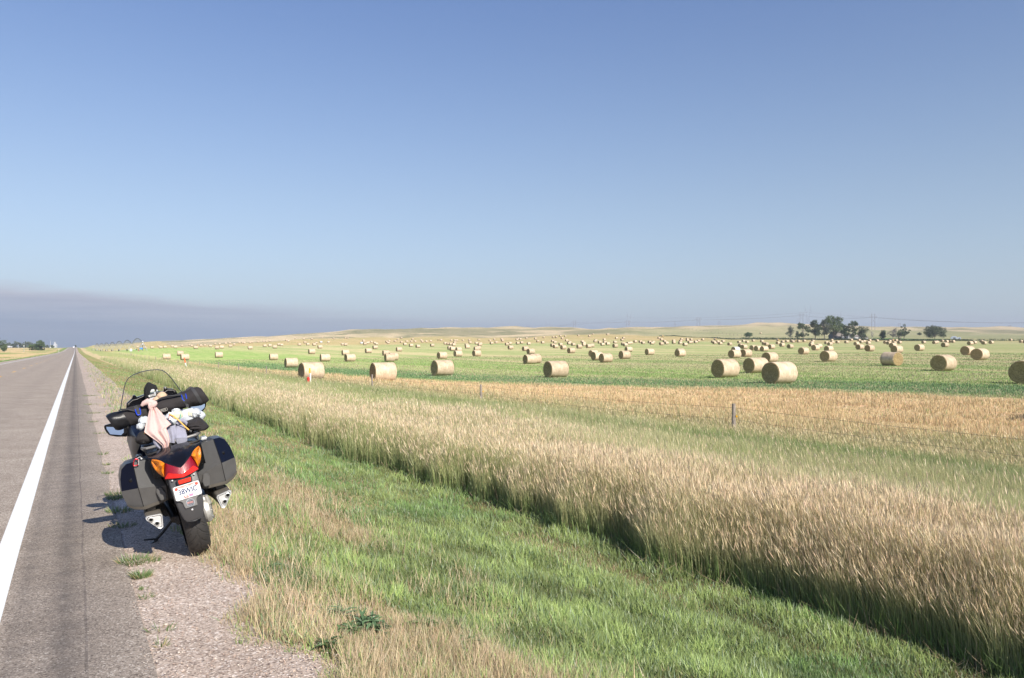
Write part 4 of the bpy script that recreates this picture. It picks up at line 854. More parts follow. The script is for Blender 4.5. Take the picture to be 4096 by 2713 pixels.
for k in range(7):
    e = dp*span*(k+1); gx, gy = P0.x+e.x, P0.y+e.y; ez = T1(gx, gy)-zg; end = Vector((e.x, e.y, ez+3.9))
    pipe = MB(); tr = MB(); n = 14; arch = []
    for q in range(n+1):
        f = q/n; a = prev.lerp(end, f); a.z += 2.3*4*f*(1-f)*.5+0; arch.append(a)
    arch = [prev.lerp(end, q/n)+Vector((0, 0, 2.3*math.sin(math.pi*q/n))) for q in range(n+1)]
    pipe.tube(arch, .13, 6); pipe.build('span_pipe', M_DGAL, piv)
    for sx in (-1, 1):
        low = [prev.lerp(end, q/n)+rp*1.1*sx*math.sin(math.pi*q/n)**.5+Vector((0, 0, -.2+(.9*math.sin(math.pi*q/n)-.7*math.sin(math.pi*q/n)))) for q in range(n+1)]
        tr.tube(low, .04, 4)
        for q in range(1, n):
            tr.tube([arch[q], low[q]], .03, 4)
            if q < n-1: tr.tube([arch[q], low[q+1]], .02, 4)
    for q in range(1, n*2):
        f = q/(n*2); a = prev.lerp(end, f)+Vector((0, 0, 2.3*math.sin(math.pi*f))); tr.tube([a, (a.x, a.y, prev.z*(1-f)+end.z*f-2.3)], .018, 4)
    tr.build('truss', M_GALV, piv)
    if k < 7:
        tw = MB(); fe = Vector((e.x, e.y, ez))
        for sx in (-1, 1):
            for sy in (-1, 1): tw.tube([fe+rp*2.1*sx+dp*.5*sy+Vector((0, 0, .6)), end+rp*.1*sx], .07, 5)
            tw.tube([fe+rp*2.1*sx-dp*.5+Vector((0, 0, .6)), fe+rp*2.1*sx+dp*.5+Vector((0, 0, .6))], .06, 5)
        tw.tube([fe-rp*2.3+Vector((0, 0, .65)), fe+rp*2.3+Vector((0, 0, .65))], .08, 6); tw.box(end+Vector((0, 0, .15)), (.5, .5, .6))
        tw.build('drive_tower', M_GALV, piv)
        for sx in (-1, 1):
            wh = MB(); c_ = fe+rp*2.35*sx+Vector((0, 0, .55)); Rz = Matrix.Rotation(-azp, 3, 'Z')
            w2 = MB(); w2.lathe([(.2, -.14), (.5, -.16), (.58, -.1), (.6, 0), (.58, .1), (.5, .16), (.2, .14)], (0, 0, 0), axis='x', seg=16)
            wh.add([Rz @ Vector(v)+c_ for v in w2.v], w2.f); wh.build('wheel', M_RUB, piv)
    prev = end

# ---------------------------------------------------------------- trees
LM = leafmat('tree_leaves', .22); BARK = pbr('bark', (.20, .165, .14), .9, noise=.4, nscale=2); BARKW = pbr('pale_bark', (.50, .46, .42), .8, noise=.4, nscale=2)
def tree(name, px, yb, ytop, wpx, Y, label, cat='tree', col=(.075, .115, .04), blobs=None, nleaf=2600, trunk=.28, leaf=.34, dens=1.6, bark=None, group=None, seed=1, bare=False, open_=.5, extra=0):
    rd = random.Random(seed); rg = np.random.default_rng(seed)
    X_ = (px-HX)/FPX*Y; z = T1(X_, Y); top = EYE-(ytop-HY)/FPX*Y; H = max(1.2, top-z); Wd = wpx/FPX*Y
    t = thing(name, (X_, Y, z), label, cat, group)
    tr = MB(); k = 7; r0 = max(.10, H*.022)
    bend = rd.uniform(-.04, .04)*H
    path = [(bend*math.sin(i/k*2), bend*.6*math.sin(i/k*3), H*.72*i/k-.1) for i in range(k+1)]
    tr.tube(path, [r0*(1.25-1.0*i/k) for i in range(k+1)], 8)
    if blobs is None:
        blobs = []
        nbk = 11
        for i in range(nbk):
            a = rd.uniform(0, 6.28); hh = trunk+(1-trunk)*(i+.5)/nbk*.92
            prof = math.sin(math.pi*min(1, max(.08, (hh-trunk)/(1-trunk)*.85+.12)))**.6
            q = rd.uniform(.25, 1)*.36*prof
            blobs.append((q*math.cos(a), q*math.sin(a), hh, rd.uniform(.16, .27)*(.6+.4*prof)))
    cent = []
    for bx, by, bz, br in blobs:
        c = Vector((bx*Wd, by*Wd, bz*H)); R_ = br*max(Wd, H*.5); R_ = min(R_, H*.34); cent.append((c, R_))
        st = Vector(path[min(k, max(2, int(bz*.62*k)))]); md = st.lerp(c, .5)+Vector((0, 0, H*.03))
        tr.tube([st, md, c], [r0*.5, r0*.3, r0*.10], 5)
        for j in range(5 if not bare else 16):
            e = c+Vector((rd.gauss(0, 1), rd.gauss(0, 1), rd.gauss(0, .8)))*R_*(.55 if not bare else .75)
            tr.tube([md if j % 2 else c, c.lerp(e, .5)+Vector((0, 0, .1)), e], [r0*.2, r0*.12, r0*.05], 4)
    tr.build('trunk', bark or BARK, t)
    if bare and nleaf == 0: return t
    tot = sum(R_**2 for _, R_ in cent); P = []; Cc = []
    for c, R_ in cent:
        n = int(nleaf*dens*R_**2/tot)
        # leaves gather in clumps of twigs inside each bough
        sub = max(4, n//26)
        sc2 = rg.normal(size=(sub, 3)); sc2 /= np.linalg.norm(sc2, axis=1)[:, None]; sc2 *= R_*(.45+.6*rg.random((sub, 1))**.6); sc2[:, 2] *= .72
        idx = rg.integers(0, sub, n); p = np.array(c)+sc2[idx]+rg.normal(size=(n, 3))*R_*.17
        P.append(p); Cc.append(np.repeat(np.array(col)[None], n, 0)*(rg.uniform(.7, 1.4, sub)[idx])[:, None])
    P = np.concatenate(P); Cc = np.concatenate(Cc)*rg.uniform(.75, 1.3, (len(P), 1)); n = len(P)
    nn = rg.normal(size=(n, 3)); nn /= np.linalg.norm(nn, axis=1)[:, None]; a = np.cross(nn, [.3, .2, .9]); a /= np.linalg.norm(a, axis=1)[:, None]; b_ = np.cross(nn, a)
    sz = leaf*1.25*rg.uniform(.6, 1.3, (n, 1)); V = np.stack([P-a*sz*.5, P+b_*sz*.35, P+a*sz*.5, P-b_*sz*.35], 1).reshape(-1, 3); i = np.arange(n)*4
    o = link('crown', np_mesh('crown', V, np.stack([i, i+1, i+2, i+3], -1), LM, col=np.repeat(Cc, 4, 0)), t)
    return t
Yg = BACK[9]+45
TR = 'trees around the farmhouse'
G1, G2, GD = (.085, .12, .045), (.11, .155, .055), (.055, .085, .036)
tree('round_bush', 2993, 1352, 1328, 34, hit(2993, 1352)[1], 'lone dense round green bush on the dry pasture slope', 'bush', col=(.07, .125, .04), trunk=.12, nleaf=2600, leaf=.3, seed=3,
     blobs=[(0, 0, .5, .36), (-.25, 0, .45, .25), (.25, .1, .45, .25), (0, -.2, .62, .25), (.1, .2, .7, .22), (-.15, .1, .72, .2), (.28, -.1, .6, .2)])
tree('shrub_tree', 3160, 1341, 1307, 40, Yg+60, 'pale grey-green low tree left of the farm grove on the slope', col=(.17, .19, .13), seed=5, trunk=.15, nleaf=1900, leaf=.35)
tree('small_tree', 3189, 1343, 1324, 20, Yg+50, 'small thin tree between the pale low tree and the grove', col=(.12, .15, .08), seed=6, nleaf=900, leaf=.32)
tree('cottonwood', 3213, 1357, 1291, 50, Yg, 'open two-part tree with dark low boughs, leftmost of the farm grove', col=G1, seed=7, nleaf=3200, group=TR, leaf=.4,
     blobs=[(-.22, 0, .88, .2), (-.05, .1, .86, .18), (-.3, 0, .72, .18), (.1, .1, .68, .17), (.33, 0, .72, .18), (.38, .1, .5, .17), (-.2, 0, .3, .2), (-.4, .1, .17, .17), (0, .1, .22, .18), (.3, 0, .28, .13)])
tree('cottonwood', 3262, 1357, 1283, 64, Yg+8, 'broad dark tree spreading left, second from left in the farm grove', col=GD, seed=8, nleaf=4200, group=TR, leaf=.4)
tree('cottonwood', 3298, 1357, 1279, 50, Yg+14, 'grey-leaved tree with bare twigs, in front of the tallest cottonwood', col=(.10, .12, .075), seed=9, nleaf=2600, group=TR, leaf=.4)
tree('cottonwood', 3334, 1357, 1264, 82, Yg+20, 'tallest cottonwood of the farm grove, with several rounded tops', col=G2, seed=10, nleaf=6800, group=TR, leaf=.42,
     blobs=[(-.28, 0, .90, .15), (-.1, .1, .95, .15), (.1, 0, .90, .16), (.3, 0, .84, .16), (-.3, 0, .72, .2), (-.05, .1, .7, .22), (.2, 0, .66, .22), (.4, 0, .6, .17), (-.1, -.2, .48, .22), (.25, -.2, .42, .2), (.1, .2, .3, .17), (-.32, 0, .4, .18)])
tree('cottonwood', 3380, 1357, 1302, 46, Yg+5, 'dark leaning tree in front of the farmhouse roof', col=GD, seed=12, nleaf=3000, group=TR, leaf=.38)
tree('cottonwood', 3414, 1358, 1287, 42, Yg+2, 'tall narrow tree with an umbrella top right of the farmhouse', col=G1, seed=13, nleaf=2800, group=TR, leaf=.38,
     blobs=[(0, 0, .9, .3), (-.3, 0, .84, .2), (.25, 0, .86, .2), (-.1, 0, .66, .2), (.2, 0, .55, .25), (-.25, 0, .5, .2), (.1, 0, .35, .22), (-.1, .1, .2, .22)])
tree('cottonwood', 3452, 1358, 1309, 56, Yg+4, 'low bushy tree at the right end of the farm grove', col=(.10, .13, .06), seed=14, nleaf=3000, group=TR, leaf=.38, trunk=.12)
tree('dead_tree', 3488, 1360, 1322, 20, Yg-4, 'bare white dead tree at the right end of the grove', col=G1, seed=15, nleaf=0, bare=True, bark=BARKW)
tree('small_tree', 3537, 1358, 1322, 38, Yg, 'rounded dark green tree left of the bare grey trees', col=GD, seed=16, nleaf=2600, leaf=.36, trunk=.15)
tree('bare_tree', 3572, 1359, 1316, 44, Yg+2, 'leafless grey-purple tree, wide and twiggy', col=(.17, .15, .14), seed=17, nleaf=900, bare=True, bark=pbr('grey_bark', (.27, .23, .23), .9), leaf=.25)
tree('bare_tree', 3594, 1358, 1330, 26, Yg+12, 'smaller leafless grey tree against the ragged tree', col=(.17, .15, .14), seed=18, nleaf=500, bare=True, bark=MATS['grey_bark'], leaf=.25)
tree('ragged_tree', 3616, 1358, 1298, 58, Yg, 'ragged sparse tree with a lone tuft on top', col=G1, seed=19, nleaf=2400, leaf=.36,
     blobs=[(.02, 0, .94, .09), (-.18, 0, .83, .08), (.03, 0, .82, .07), (.42, 0, .62, .09), (.1, 0, .62, .15), (-.2, 0, .5, .2), (.1, .1, .42, .18), (.3, 0, .42, .12), (-.1, 0, .3, .17), (-.35, 0, .35, .14)])
tree('small_tree', 3678, 1349, 1332, 22, Yg+160, 'small dark tree left of the wide round tree', col=GD, seed=20, nleaf=900, leaf=.36)
tree('round_tree', 3739, 1359.5, 1307, 90, Yg+6, 'wide round-crowned tree standing alone at the far right', col=(.12, .145, .075), seed=21, nleaf=6500, leaf=.4,
     blobs=[(-.25, 0, .84, .14), (-.05, 0, .9, .15), (.15, 0, .82, .15), (.35, 0, .66, .15), (-.38, 0, .62, .14), (-.15, 0, .6, .18), (.1, 0, .6, .18), (.3, 0, .45, .16), (-.25, 0, .38, .17), (0, .1, .36, .18), (.38, 0, .3, .12), (-.1, -.2, .7, .16), (.15, .2, .7, .15)])
# left of the road
LT = 'trees around the far settlement'
tree('elm', -6, 1400, 1358, 62, 620, 'large dark tree cut by the left picture edge', col=G2, seed=30, nleaf=3200, group=LT)
tree('elm', 16, 1401, 1381, 32, 600, 'low bushy growth beside the leftmost large tree', 'bush', col=G2, seed=31, nleaf=1600, group=LT, trunk=.1)
for i_, (p_, a_, b_, w_, lb) in enumerate([(32, 1393, 1373, 40, 'hazy far tree behind the white trailers'), (60, 1392, 1369, 34, 'taller pale tree, second of the far hazy row'), (80, 1392, 1372, 26, 'pale tree beside the thin white pole on the left'),
        (103, 1392, 1368, 34, 'darker tree of the far row, right of the grey-green marker pole'), (122, 1392, 1370, 34, 'tall far tree touching the big roadside bush'), (189, 1394, 1381, 16, 'small far tree right of the big roadside bush'), (206, 1393, 1380, 20, 'far tree just left of the white grain elevator')]):
    tree('distant_tree', p_, a_, b_, w_, 1350+i_*20, lb, col=(.12, .15, .09), seed=40+i_, nleaf=1400, leaf=.8, group=LT, trunk=.1)
tree('roadside_bush', 133, 1399, 1377, 42, 700, 'left lobe of the broad green bush beyond the highway', 'bush', col=(.115, .17, .06), seed=50, nleaf=2600, trunk=.08, leaf=.4)
tree('roadside_tree', 160, 1399, 1365, 48, 705, 'broad dense green tree beyond the highway, its left side lower', 'tree', col=(.09, .14, .05), seed=51, nleaf=3800, trunk=.08, leaf=.4)
tree('hilltop_tree', 302, 1388, 1380.5, 8, 1330, 'single dark round tree at the top of the road', col=GD, seed=52, nleaf=500, leaf=.7, trunk=.1)

# ---------------------------------------------------------------- hedge, far fence
hv = []; hcx = []
for px in np.linspace(2640, 4140, 1150):
    wob = .5+.5*math.sin(px*.013)
    if px < 2860 and random.random() < .35*wob: continue
    yb = np.interp(px, [2640, 2870, 3022, 3309, 3500, 3850, 4140], [1342, 1355, 1360, 1362, 1363.5, 1365, 1366.5])
    if px > 3880 and random.random() < .6: continue
    Y_ = np.interp(px, [300, 700, 1150, 1500, 1900, 2150, 2400, 2700, 3000, 3500, 4200], BACK)+4; X_ = (px-HX)/FPX*Y_
    z = T1(X_, Y_); h = random.uniform(.7, 1.5) if px > 3120 else random.uniform(.5, 1.6)*wob+.3
    for j in range(16):
        hv.append((X_+random.uniform(-1, 1), Y_+random.uniform(-1.2, 1.2), z+random.random()*h))
hv = np.array(hv); n = len(hv); nn = RNG.normal(size=(n, 3)); nn /= np.linalg.norm(nn, axis=1)[:, None]; a = np.cross(nn, [.3, .2, .9]); b_ = np.cross(nn, a)
V = np.stack([hv-a*.3, hv+b_*.22, hv+a*.3, hv-b_*.22], 1).reshape(-1, 3); i = np.arange(n)*4
tag(link('hedge', np_mesh('hedge', V, np.stack([i, i+1, i+2, i+3], -1), LM, col=jitcol(np.array([.05, .085, .03]), n*4, .3))), 'long dark green weedy hedge along the far edge of the field', 'hedge')
pf = thing('pasture_fence', (430, 620, T1(430, 620)), 'far line of small posts behind the field hedge', 'fence'); fv = Vector(pf.location); pb = MB(); pb.box((0, 0, .7), (.22, .22, 1.5)); pm_ = pb.mesh('post', M_POST)
for px in list(range(3010, 3290, 19))+list(range(2870, 3000, 24)):
    Y_ = np.interp(px, [2700, 3000, 3500], [BACK[7], BACK[8], BACK[9]])+12; X_ = (px-HX)/FPX*Y_
    o = link('post', pm_, pf); o.location = (X_-fv.x, Y_-fv.y, T1(X_, Y_)-fv.z)
pf = thing('slope_fence', (200, 800, T1(200, 800)), 'line of dark posts crossing the green pasture slope', 'fence'); fv = Vector(pf.location)
for k in range(17):
    px = 2725+k*15; py = 1316+k*1.95; X_, Y_ = hit(px, py, 640, 1500)
    o = link('post', pm_, pf); o.location = (X_-fv.x, Y_-fv.y, T1(X_, Y_)-fv.z+.1); o.scale = (1.2, 1.2, 1.25)

# ---------------------------------------------------------------- buildings
M_SID = pbr('white_siding', (.75, .75, .74), .6); M_ROOF = pbr('brown_roof', (.22, .19, .17), .8); M_DARKW = pbr('dark_wall', (.12, .13, .15), .7); M_GLS = pbr('window_glass', (.04, .05, .07), .1); M_CONC = pbr('white_concrete', (.74, .74, .72), .7)
def gable(nm, px, yb, Y, w, d, h, rh, wall, roof, label, cat='building', az=25, windows=True, chim=False):
    X_ = (px-HX)/FPX*Y; z = T1(X_, Y); t = thing(nm, (X_, Y, z), label, cat, rz=math.radians(az))
    b = MB(); b.box((0, 0, h/2-.3), (w, d, h+.6)); b.prism([(-d/2, h), (d/2, h), (0, h+rh)], -w/2, w/2, axis='x'); b.build('wall', wall, t, smooth_=False)
    r = MB(); e = .35
    for sy in (-1, 1):
        sl = math.atan2(rh, d/2); P = [(-w/2-e, sy*(d/2+e), h-e*math.tan(sl)), (w/2+e, sy*(d/2+e), h-e*math.tan(sl)), (w/2+e, 0, h+rh), (-w/2-e, 0, h+rh)]
        r.add(P+[(p[0], p[1], p[2]+.16) for p in P], [(0, 1, 2, 3), (4, 5, 6, 7), (0, 1, 5, 4), (1, 2, 6, 5), (2, 3, 7, 6), (3, 0, 4, 7)])
    rf = r.build('roof', roof, t, smooth_=False)
    if chim: c = MB(); c.box((w*.2, 0, h+rh+.2), (.6, .6, 1.2)); c.build('chimney', M_ROOF, rf)
    if windows:
        for k in range(max(1, int(w//3.2))):
            q = MB(); q.box((-w/2+w*(k+.5)/max(1, int(w//3.2)), -d/2-.02, h*.52), (1.0, .08, 1.1)); q.build('window', M_GLS, t, smooth_=False)
    return t
gable('farmhouse', 3352, 1358, Yg+26, 12, 8, 2.7, 3.3, M_DARKW, M_ROOF, 'low farmhouse with brown gable roof half hidden by the grove', 'farmhouse', az=8, chim=True)
gable('farmhouse', 3379, 1358, Yg+18, 4.4, 5, 3.0, 1.4, M_SID, M_ROOF, 'white sided wing at the right end of the farmhouse', 'house wing', az=-10)
gable('garage', 3402, 1358, Yg+12, 3.6, 4, 3.4, 1.2, M_SID, M_ROOF, 'small white garage between the tall trees', 'garage', az=-20, windows=False)
gable('shed', 3434, 1358, Yg+30, 6, 4, 2.2, 1.3, M_SID, M_ROOF, 'white shed behind the low bushy grove tree', 'shed', az=-10)
gable('shed', 3464, 1359, Yg+18, 2.4, 3, 1.6, .7, M_SID, M_ROOF, 'smallest white shed, beside the bare white dead tree', 'shed', az=-10, windows=False)
# two pale rounded objects at the far right
Y_ = Yg+20
for px, w, h, lb in ((3816, 5.2, 2.6, 'pale round-topped metal shed beyond the field, with dark opening'), (3836, 2.8, 1.8, 'smaller pale metal bin right of the round-topped shed')):
    X_ = (px-HX)/FPX*Y_; t = thing('metal_shed', (X_, Y_, T1(X_, Y_)), lb, 'shed', rz=-.4)
    b = MB(); b.loft([[(w/2*math.cos(a), y, h*math.sin(a)) for a in np.linspace(0, math.pi, 13)]+[(-w/2, y, -.4), (w/2, y, -.4)] for y in (-2.5, 2.5)]); b.build('shell', pbr('pale_metal', (.55, .60, .68), .4, metal=.3), t)
    b = MB(); b.box((0, -2.53, h*.32), (w*.34, .06, h*.6)); b.build('door', M_DARKW, t, smooth_=False)
b = thing('grain_elevator', ((221-HX)/FPX*4000, 4000, -14), 'white stepped grain elevator on the left horizon', 'grain elevator')
q = MB(); zb = EYE+15/FPX*4000+14; zt0 = zb
q.box((0, 0, zb*.30), (15.5, 12, zb*.60)); q.box((1, 0, zb*.68), (13, 10, zb*.18)); q.box((-1.5, 0, zb*.88), (6.5, 7, zb*.28)); 
for k in range(4): q.lathe([(2.2, 0), (2.2, zb*.62), (.3, zb*.66)], (-5.7+3.8*k, -6.2, 0), seg=16)
q.build('silo_block', M_CONC, b, bevel=.3); q = MB(); q.box((-1.5, 0, zb*1.04), (7.4, 8, zb*.05)); q.build('head_house_roof', M_CONC, b)
# far vehicles and poles on the left
M_WCAR = pbr('white_car_paint', (.78, .78, .80), .25, coat=.6); M_TIRE = pbr('tyre_rubber', (.022, .021, .02), .8)
def trailer(px, yb, Y, L, h, label):
    X_ = (px-HX)/FPX*Y; t = thing('travel_trailer', (X_, Y, T1(X_, Y)+.2), label, 'trailer')
    b = MB(); b.prism([(-L/2, .5), (L/2, .5), (L/2, h*.8), (L/2-.5, h), (-L/2+.9, h), (-L/2, h*.6)], -1.2, 1.2); b.build('body', M_WCAR, t, bevel=.1)
    for x_ in (-.5, .5):
        w = MB(); w.lathe([(.15, -.12), (.36, -.12), (.36, .12), (.15, .12)], (x_, -1.15, .36), axis='y', seg=14); w.build('wheel', M_TIRE, t)
    w = MB(); w.box((L*.1, -1.21, h*.62), (L*.3, .03, .5)); w.build('window', M_GLS, t)
trailer(33, 1393, 1180, 5.0, 2.7, 'larger white trailer below the hazy trees at left'); trailer(44, 1392, 1190, 2.8, 2.2, 'smaller white trailer right of the larger one')
def pole(nm, px, ytop, Y, label, r=.14, box=None, mat=None, cap=None):
    X_ = (px-HX)/FPX*Y; z = T1(X_, Y); h = EYE-(ytop-HY)/FPX*Y-z
    t = thing(nm, (X_, Y, z), label, 'pole'); b = MB(); b.tube([(0, 0, -.3), (0, 0, h)], [r, r*.7], 8); b.build('pole', mat or M_POST, t)
    if cap: b = MB(); b.box((0, 0, h-.25), (cap, .12, .14)); b.build('crossarm', mat or M_POST, t)
    if box: zb_ = EYE-(box[0]-HY)/FPX*Y-z; hb = box[1]/FPX*Y; b = MB(); b.box((0, 0, zb_-hb/2), (box[2]/FPX*Y, .6, hb)); b.build('box', M_WPL, t, bevel=.05)
pole('light_pole', 202, 1363, 1250, 'tall thin pale pole with a white box at its foot', r=.2, box=(1389, 6, 5), mat=M_CONC, cap=1.6)
pole('marker_pole', 96, 1380, 560, 'short grey-green pole with small white head, left of the highway', r=.16, mat=pbr('green_pole', (.33, .40, .36), .6), box=(1383, 3, 4))
pole('thin_pole', 73, 1377, 900, 'thin pale pole in front of the hazy left trees', r=.14, mat=M_CONC, cap=.8)
pole('reflector_post', 235.5, 1394, 420, 'thin white reflector post in tan grass left of the road', r=.07, mat=M_WPL)
# car far up the road
xc, yc = xy(1095, -2.0); zc = float(zroad(np.array([1095.]))[0])
t = thing('white_car', (xc, yc, zc), 'tiny white car far away at the crest of the highway', 'car', rz=RA)
b = MB(); b.prism([(-2.2, .3), (2.2, .3), (2.25, .8), (1.4, 1.0), (.8, 1.5), (-1.3, 1.55), (-2.1, 1.0), (-2.25, .7)], -.9, .9, axis='x'); b.build('body', M_WCAR, t, bevel=.1)
b = MB(); b.box((0, -1.75, 1.2), (1.4, .05, .4), R=Matrix.Rotation(-.9, 3, 'X')); b.build('rear_window', M_GLS, t)
for sx in (-1, 1):
    for sy in (-1.35, 1.35): w = MB(); w.lathe([(.1, -.1), (.33, -.1), (.33, .1), (.1, .1)], (sx*.85, sy, .33), axis='x', seg=14); w.build('wheel', M_TIRE, t)

# ---------------------------------------------------------------- power lines on the horizon
M_PP = pbr('dark_pole', (.26, .24, .26), .8); M_LAT = pbr('lattice_steel', (.40, .43, .50), .6)
HF = []
def hframe(x1, x2, yt, Y, label, diag=True):
    xm = (x1+x2)/2; X_ = (xm-HX)/FPX*Y; z = T1(X_, Y)-1; zt = EYE-(yt-HY)/FPX*Y; w = (x2-x1)/FPX*Y; h = zt-z
    t = thing('power_pole', (X_, Y, z), label, 'power pole', 'H-shaped power poles on the skyline')
    for sx in (-1, 1): b = MB(); b.tube([(sx*w/2, 0, 0), (sx*w/2, 0, h)], [.28, .2], 8); b.build('pole', M_PP, t)
    b = MB(); b.box((0, .25, h*.86), (w*2.3, .25, .28)); b.build('crossarm', M_PP, t)
    b = MB(); b.box((0, 0, h*.97), (w*1.2, .15, .15)); b.build('top_arm', M_PP, t)
    if diag: b = MB(); b.tube([(-w/2, 0, h*.75), (w/2, 0, h*.5)], .1, 5); b.tube([(w/2, 0, h*.75), (-w/2, 0, h*.5)], .1, 5); b.build('brace', M_PP, t)
    b = MB(); 
    for q in (-1.1, 0, 1.1): b.tube([(q*w, .25, h*.86), (q*w, .25, h*.86-1.5)], .09, 5)
    b.build('insulator', M_PP, t); HF.append((X_, Y, z+h*.86-1.5, w))
hframe(2107, 2116, 1299, 2050, 'shortest H-shaped pole, leftmost on the skyline')
hframe(2293, 2303, 1282, 1560, 'H-shaped power pole standing between the two left lattice towers')
hframe(2505.5, 2516, 1280, 1550, 'H-shaped power pole overlapping the middle lattice tower')
hframe(2697, 2702, 1289, 2100, 'low faint H-shaped pole left of the hill crest', False)
hframe(2788, 2799.5, 1270.5, 1420, 'H-shaped power pole on the long green slope, mid right')
hframe(2873, 2880, 1284, 1900, 'small H-shaped pole right of the mid-right one', False)
hframe(3188.5, 3195.5, 1274, 1950, 'small H-shaped pole just left of the rightmost lattice tower', False)
hframe(3200, 3212, 1250.5, 1350, 'H-shaped power pole left of the farm grove top')
hframe(3487, 3499.5, 1255, 1090, 'tallest H-shaped power pole, right of the farm grove')
hframe(3595, 3601, 1292, 1600, 'faint H-shaped pole behind the bare trees', False)
hframe(4036, 4043, 1301, 1500, 'rightmost H-shaped pole, on the dry hills', False)
def lattice(xc_, wpx, yt, Y, label):
    X_ = (xc_-HX)/FPX*Y; z = T1(X_, Y)-2; zt = EYE-(yt-HY)/FPX*Y; w = wpx/FPX*Y; h = zt-z
    t = thing('lattice_tower', (X_, Y, z), label, 'pylon', 'lattice pylons on the skyline'); r = .19
    def Wd(f): return w*(.42-.26*f/.6) if f < .6 else w*.16+(w*.34)*(f-.6)/.4
    b = MB(); n = 7; fs = [.6*k/n for k in range(n+1)]
    for sx in (-1, 1):
        for sy in (-1, 1):
            b.tube([(sx*Wd(0), sy*Wd(0)*.7, 0), (sx*Wd(.6), sy*Wd(.6)*.7, h*.6)], r, 4)
    for k in range(n):
        for sy in (-1, 1):
            for sx in (-1, 1): b.tube([(sx*Wd(fs[k]), sy*Wd(fs[k])*.7, h*fs[k]), (-sx*Wd(fs[k+1]), sy*Wd(fs[k+1])*.7, h*fs[k+1])], r*.6, 4)
            b.tube([(-Wd(fs[k]), sy*Wd(fs[k])*.7, h*fs[k]), (Wd(fs[k]), sy*Wd(fs[k])*.7, h*fs[k])], r*.6, 4)
    b.build('lattice_body', M_LAT, t)
    for sx in (-1, 1):
        b = MB()
        for o_ in (-.6, .6): b.tube([(sx*Wd(.6)+o_, 0, h*.6), (sx*w*.5+o_*.2, 0, h)], r*.8, 4)
        for k in range(6):
            f1, f2 = k/6, (k+1)/6; s_ = 1 if k % 2 else -1
            b.tube([(sx*(Wd(.6)+(w*.5-Wd(.6))*f1)+.6*s_*(1-f1), 0, h*(.6+.4*f1)), (sx*(Wd(.6)+(w*.5-Wd(.6))*f2)-.6*s_*(1-f2), 0, h*(.6+.4*f2))], r*.6, 4)
        b.build('horn', M_LAT, t)
    b = MB(); b.tube([(-w*.62, 0, h*.82), (w*.62, 0, h*.82)], r, 4); b.tube([(-w*.62, 0, h*.82), (-w*.3, 0, h*.88), (w*.3, 0, h*.88), (w*.62, 0, h*.82)], r*.7, 4)
    for q in (-.6, 0, .6): b.tube([(q*w, 0, h*.82), (q*w, 0, h*.77)], .14, 4)
    b.build('crossarm', M_LAT, t); return (X_, Y, z+h*.77, w*.6)
LTW = [lattice(2192, 17, 1281, 2400, 'leftmost and smallest lattice tower on the skyline'), lattice(2516.5, 18, 1247, 1950, 'middle lattice tower rising over the green rise'), lattice(3231.5, 25, 1224, 1800, 'rightmost and widest lattice tower, left of the tall grove')]
pole('power_pole_single', 3363.5, 1247, 1500, 'lone thin pole rising behind the tallest grove trees', r=.22, mat=M_PP, cap=4)
def wires(pts, name, label, k3=(-1, 0, 1), sag=.02, r=.05):
    b = MB(); bx = Vector((pts[0][0], pts[0][1], pts[0][2]))
    for q in k3:
        P = []
        for i in range(len(pts)-1):
            A = Vector((pts[i][0]+q*pts[i][3], pts[i][1], pts[i][2])); B_ = Vector((pts[i+1][0]+q*pts[i+1][3], pts[i+1][1], pts[i+1][2])); L = (A-B_).length
            for j in range(12): f = j/12; c = A.lerp(B_, f); c.z -= sag*L*4*f*(1-f)*.6; P.append(c-bx)
        P.append(B_-bx); b.tube(P, r, 4)
    o = b.build(name, M_PP); o.location = bx; tag(o, label, 'power line')
H1 = [HF[0], HF[1], HF[2], HF[4], HF[7], HF[8], ((4330-HX)/FPX*760, 760, EYE+(HY-1284)/FPX*760, 4)]
wires(H1, 'power_line', 'thin dark wires strung between the H-shaped poles')
wires([((1500-HX)/FPX*2900, 2900, EYE+(HY-1300)/FPX*2900, 12)]+LTW+[((4400-HX)/FPX*1500, 1500, EYE+(HY-1300)/FPX*1500, 12)], 'high_voltage_line', 'faint long wires between the lattice towers', r=.04)
# ---------------------------------------------------------------- touring motorcycle on its side stand
AZB, LEAN = math.radians(-28), math.radians(14)
BC = Vector((-2.43, 6.1, 0)); BC.z = T1(BC.x, BC.y)+.008
bF = Vector((math.sin(AZB), math.cos(AZB), 0)); bR0 = Vector((math.cos(AZB), -math.sin(AZB), 0)); bU0 = Vector((0, 0, 1))
bU = bU0*math.cos(LEAN)-bR0*math.sin(LEAN); bR = bR0*math.cos(LEAN)+bU0*math.sin(LEAN)
BM = Matrix(((bR.x, bF.x, bU.x, BC.x), (bR.y, bF.y, bU.y, BC.y), (bR.z, bF.z, bU.z, BC.z), (0, 0, 0, 1)))
C0 = BC.copy()
def un(px, py, yl):
    """where, in the motorcycle's own frame, something seen in the photograph sits when it is yl metres ahead of the rear axle"""
    d = Vector(((px-HX)/FPX, 1, -(py-HY)/FPX)); e = Vector((0, 0, EYE)); c = C0-e
    t = (yl+c.dot(bF))/d.dot(bF); p = d*t-c; return Vector((p.dot(bR), yl, p.dot(bU)))
def q1(x, y, yl): return un(400+x/3.92, 1440+y/3.92, yl)
def q2(x, y, yl): return un(400+x/3.137, 1750+y/3.137, yl)
def q3(x, y, yl): return un(540+x/7.128, 1640+y/7.128, yl)
def q4(x, y, yl): return un(560+x/13.07, 1520+y/13.07, yl)
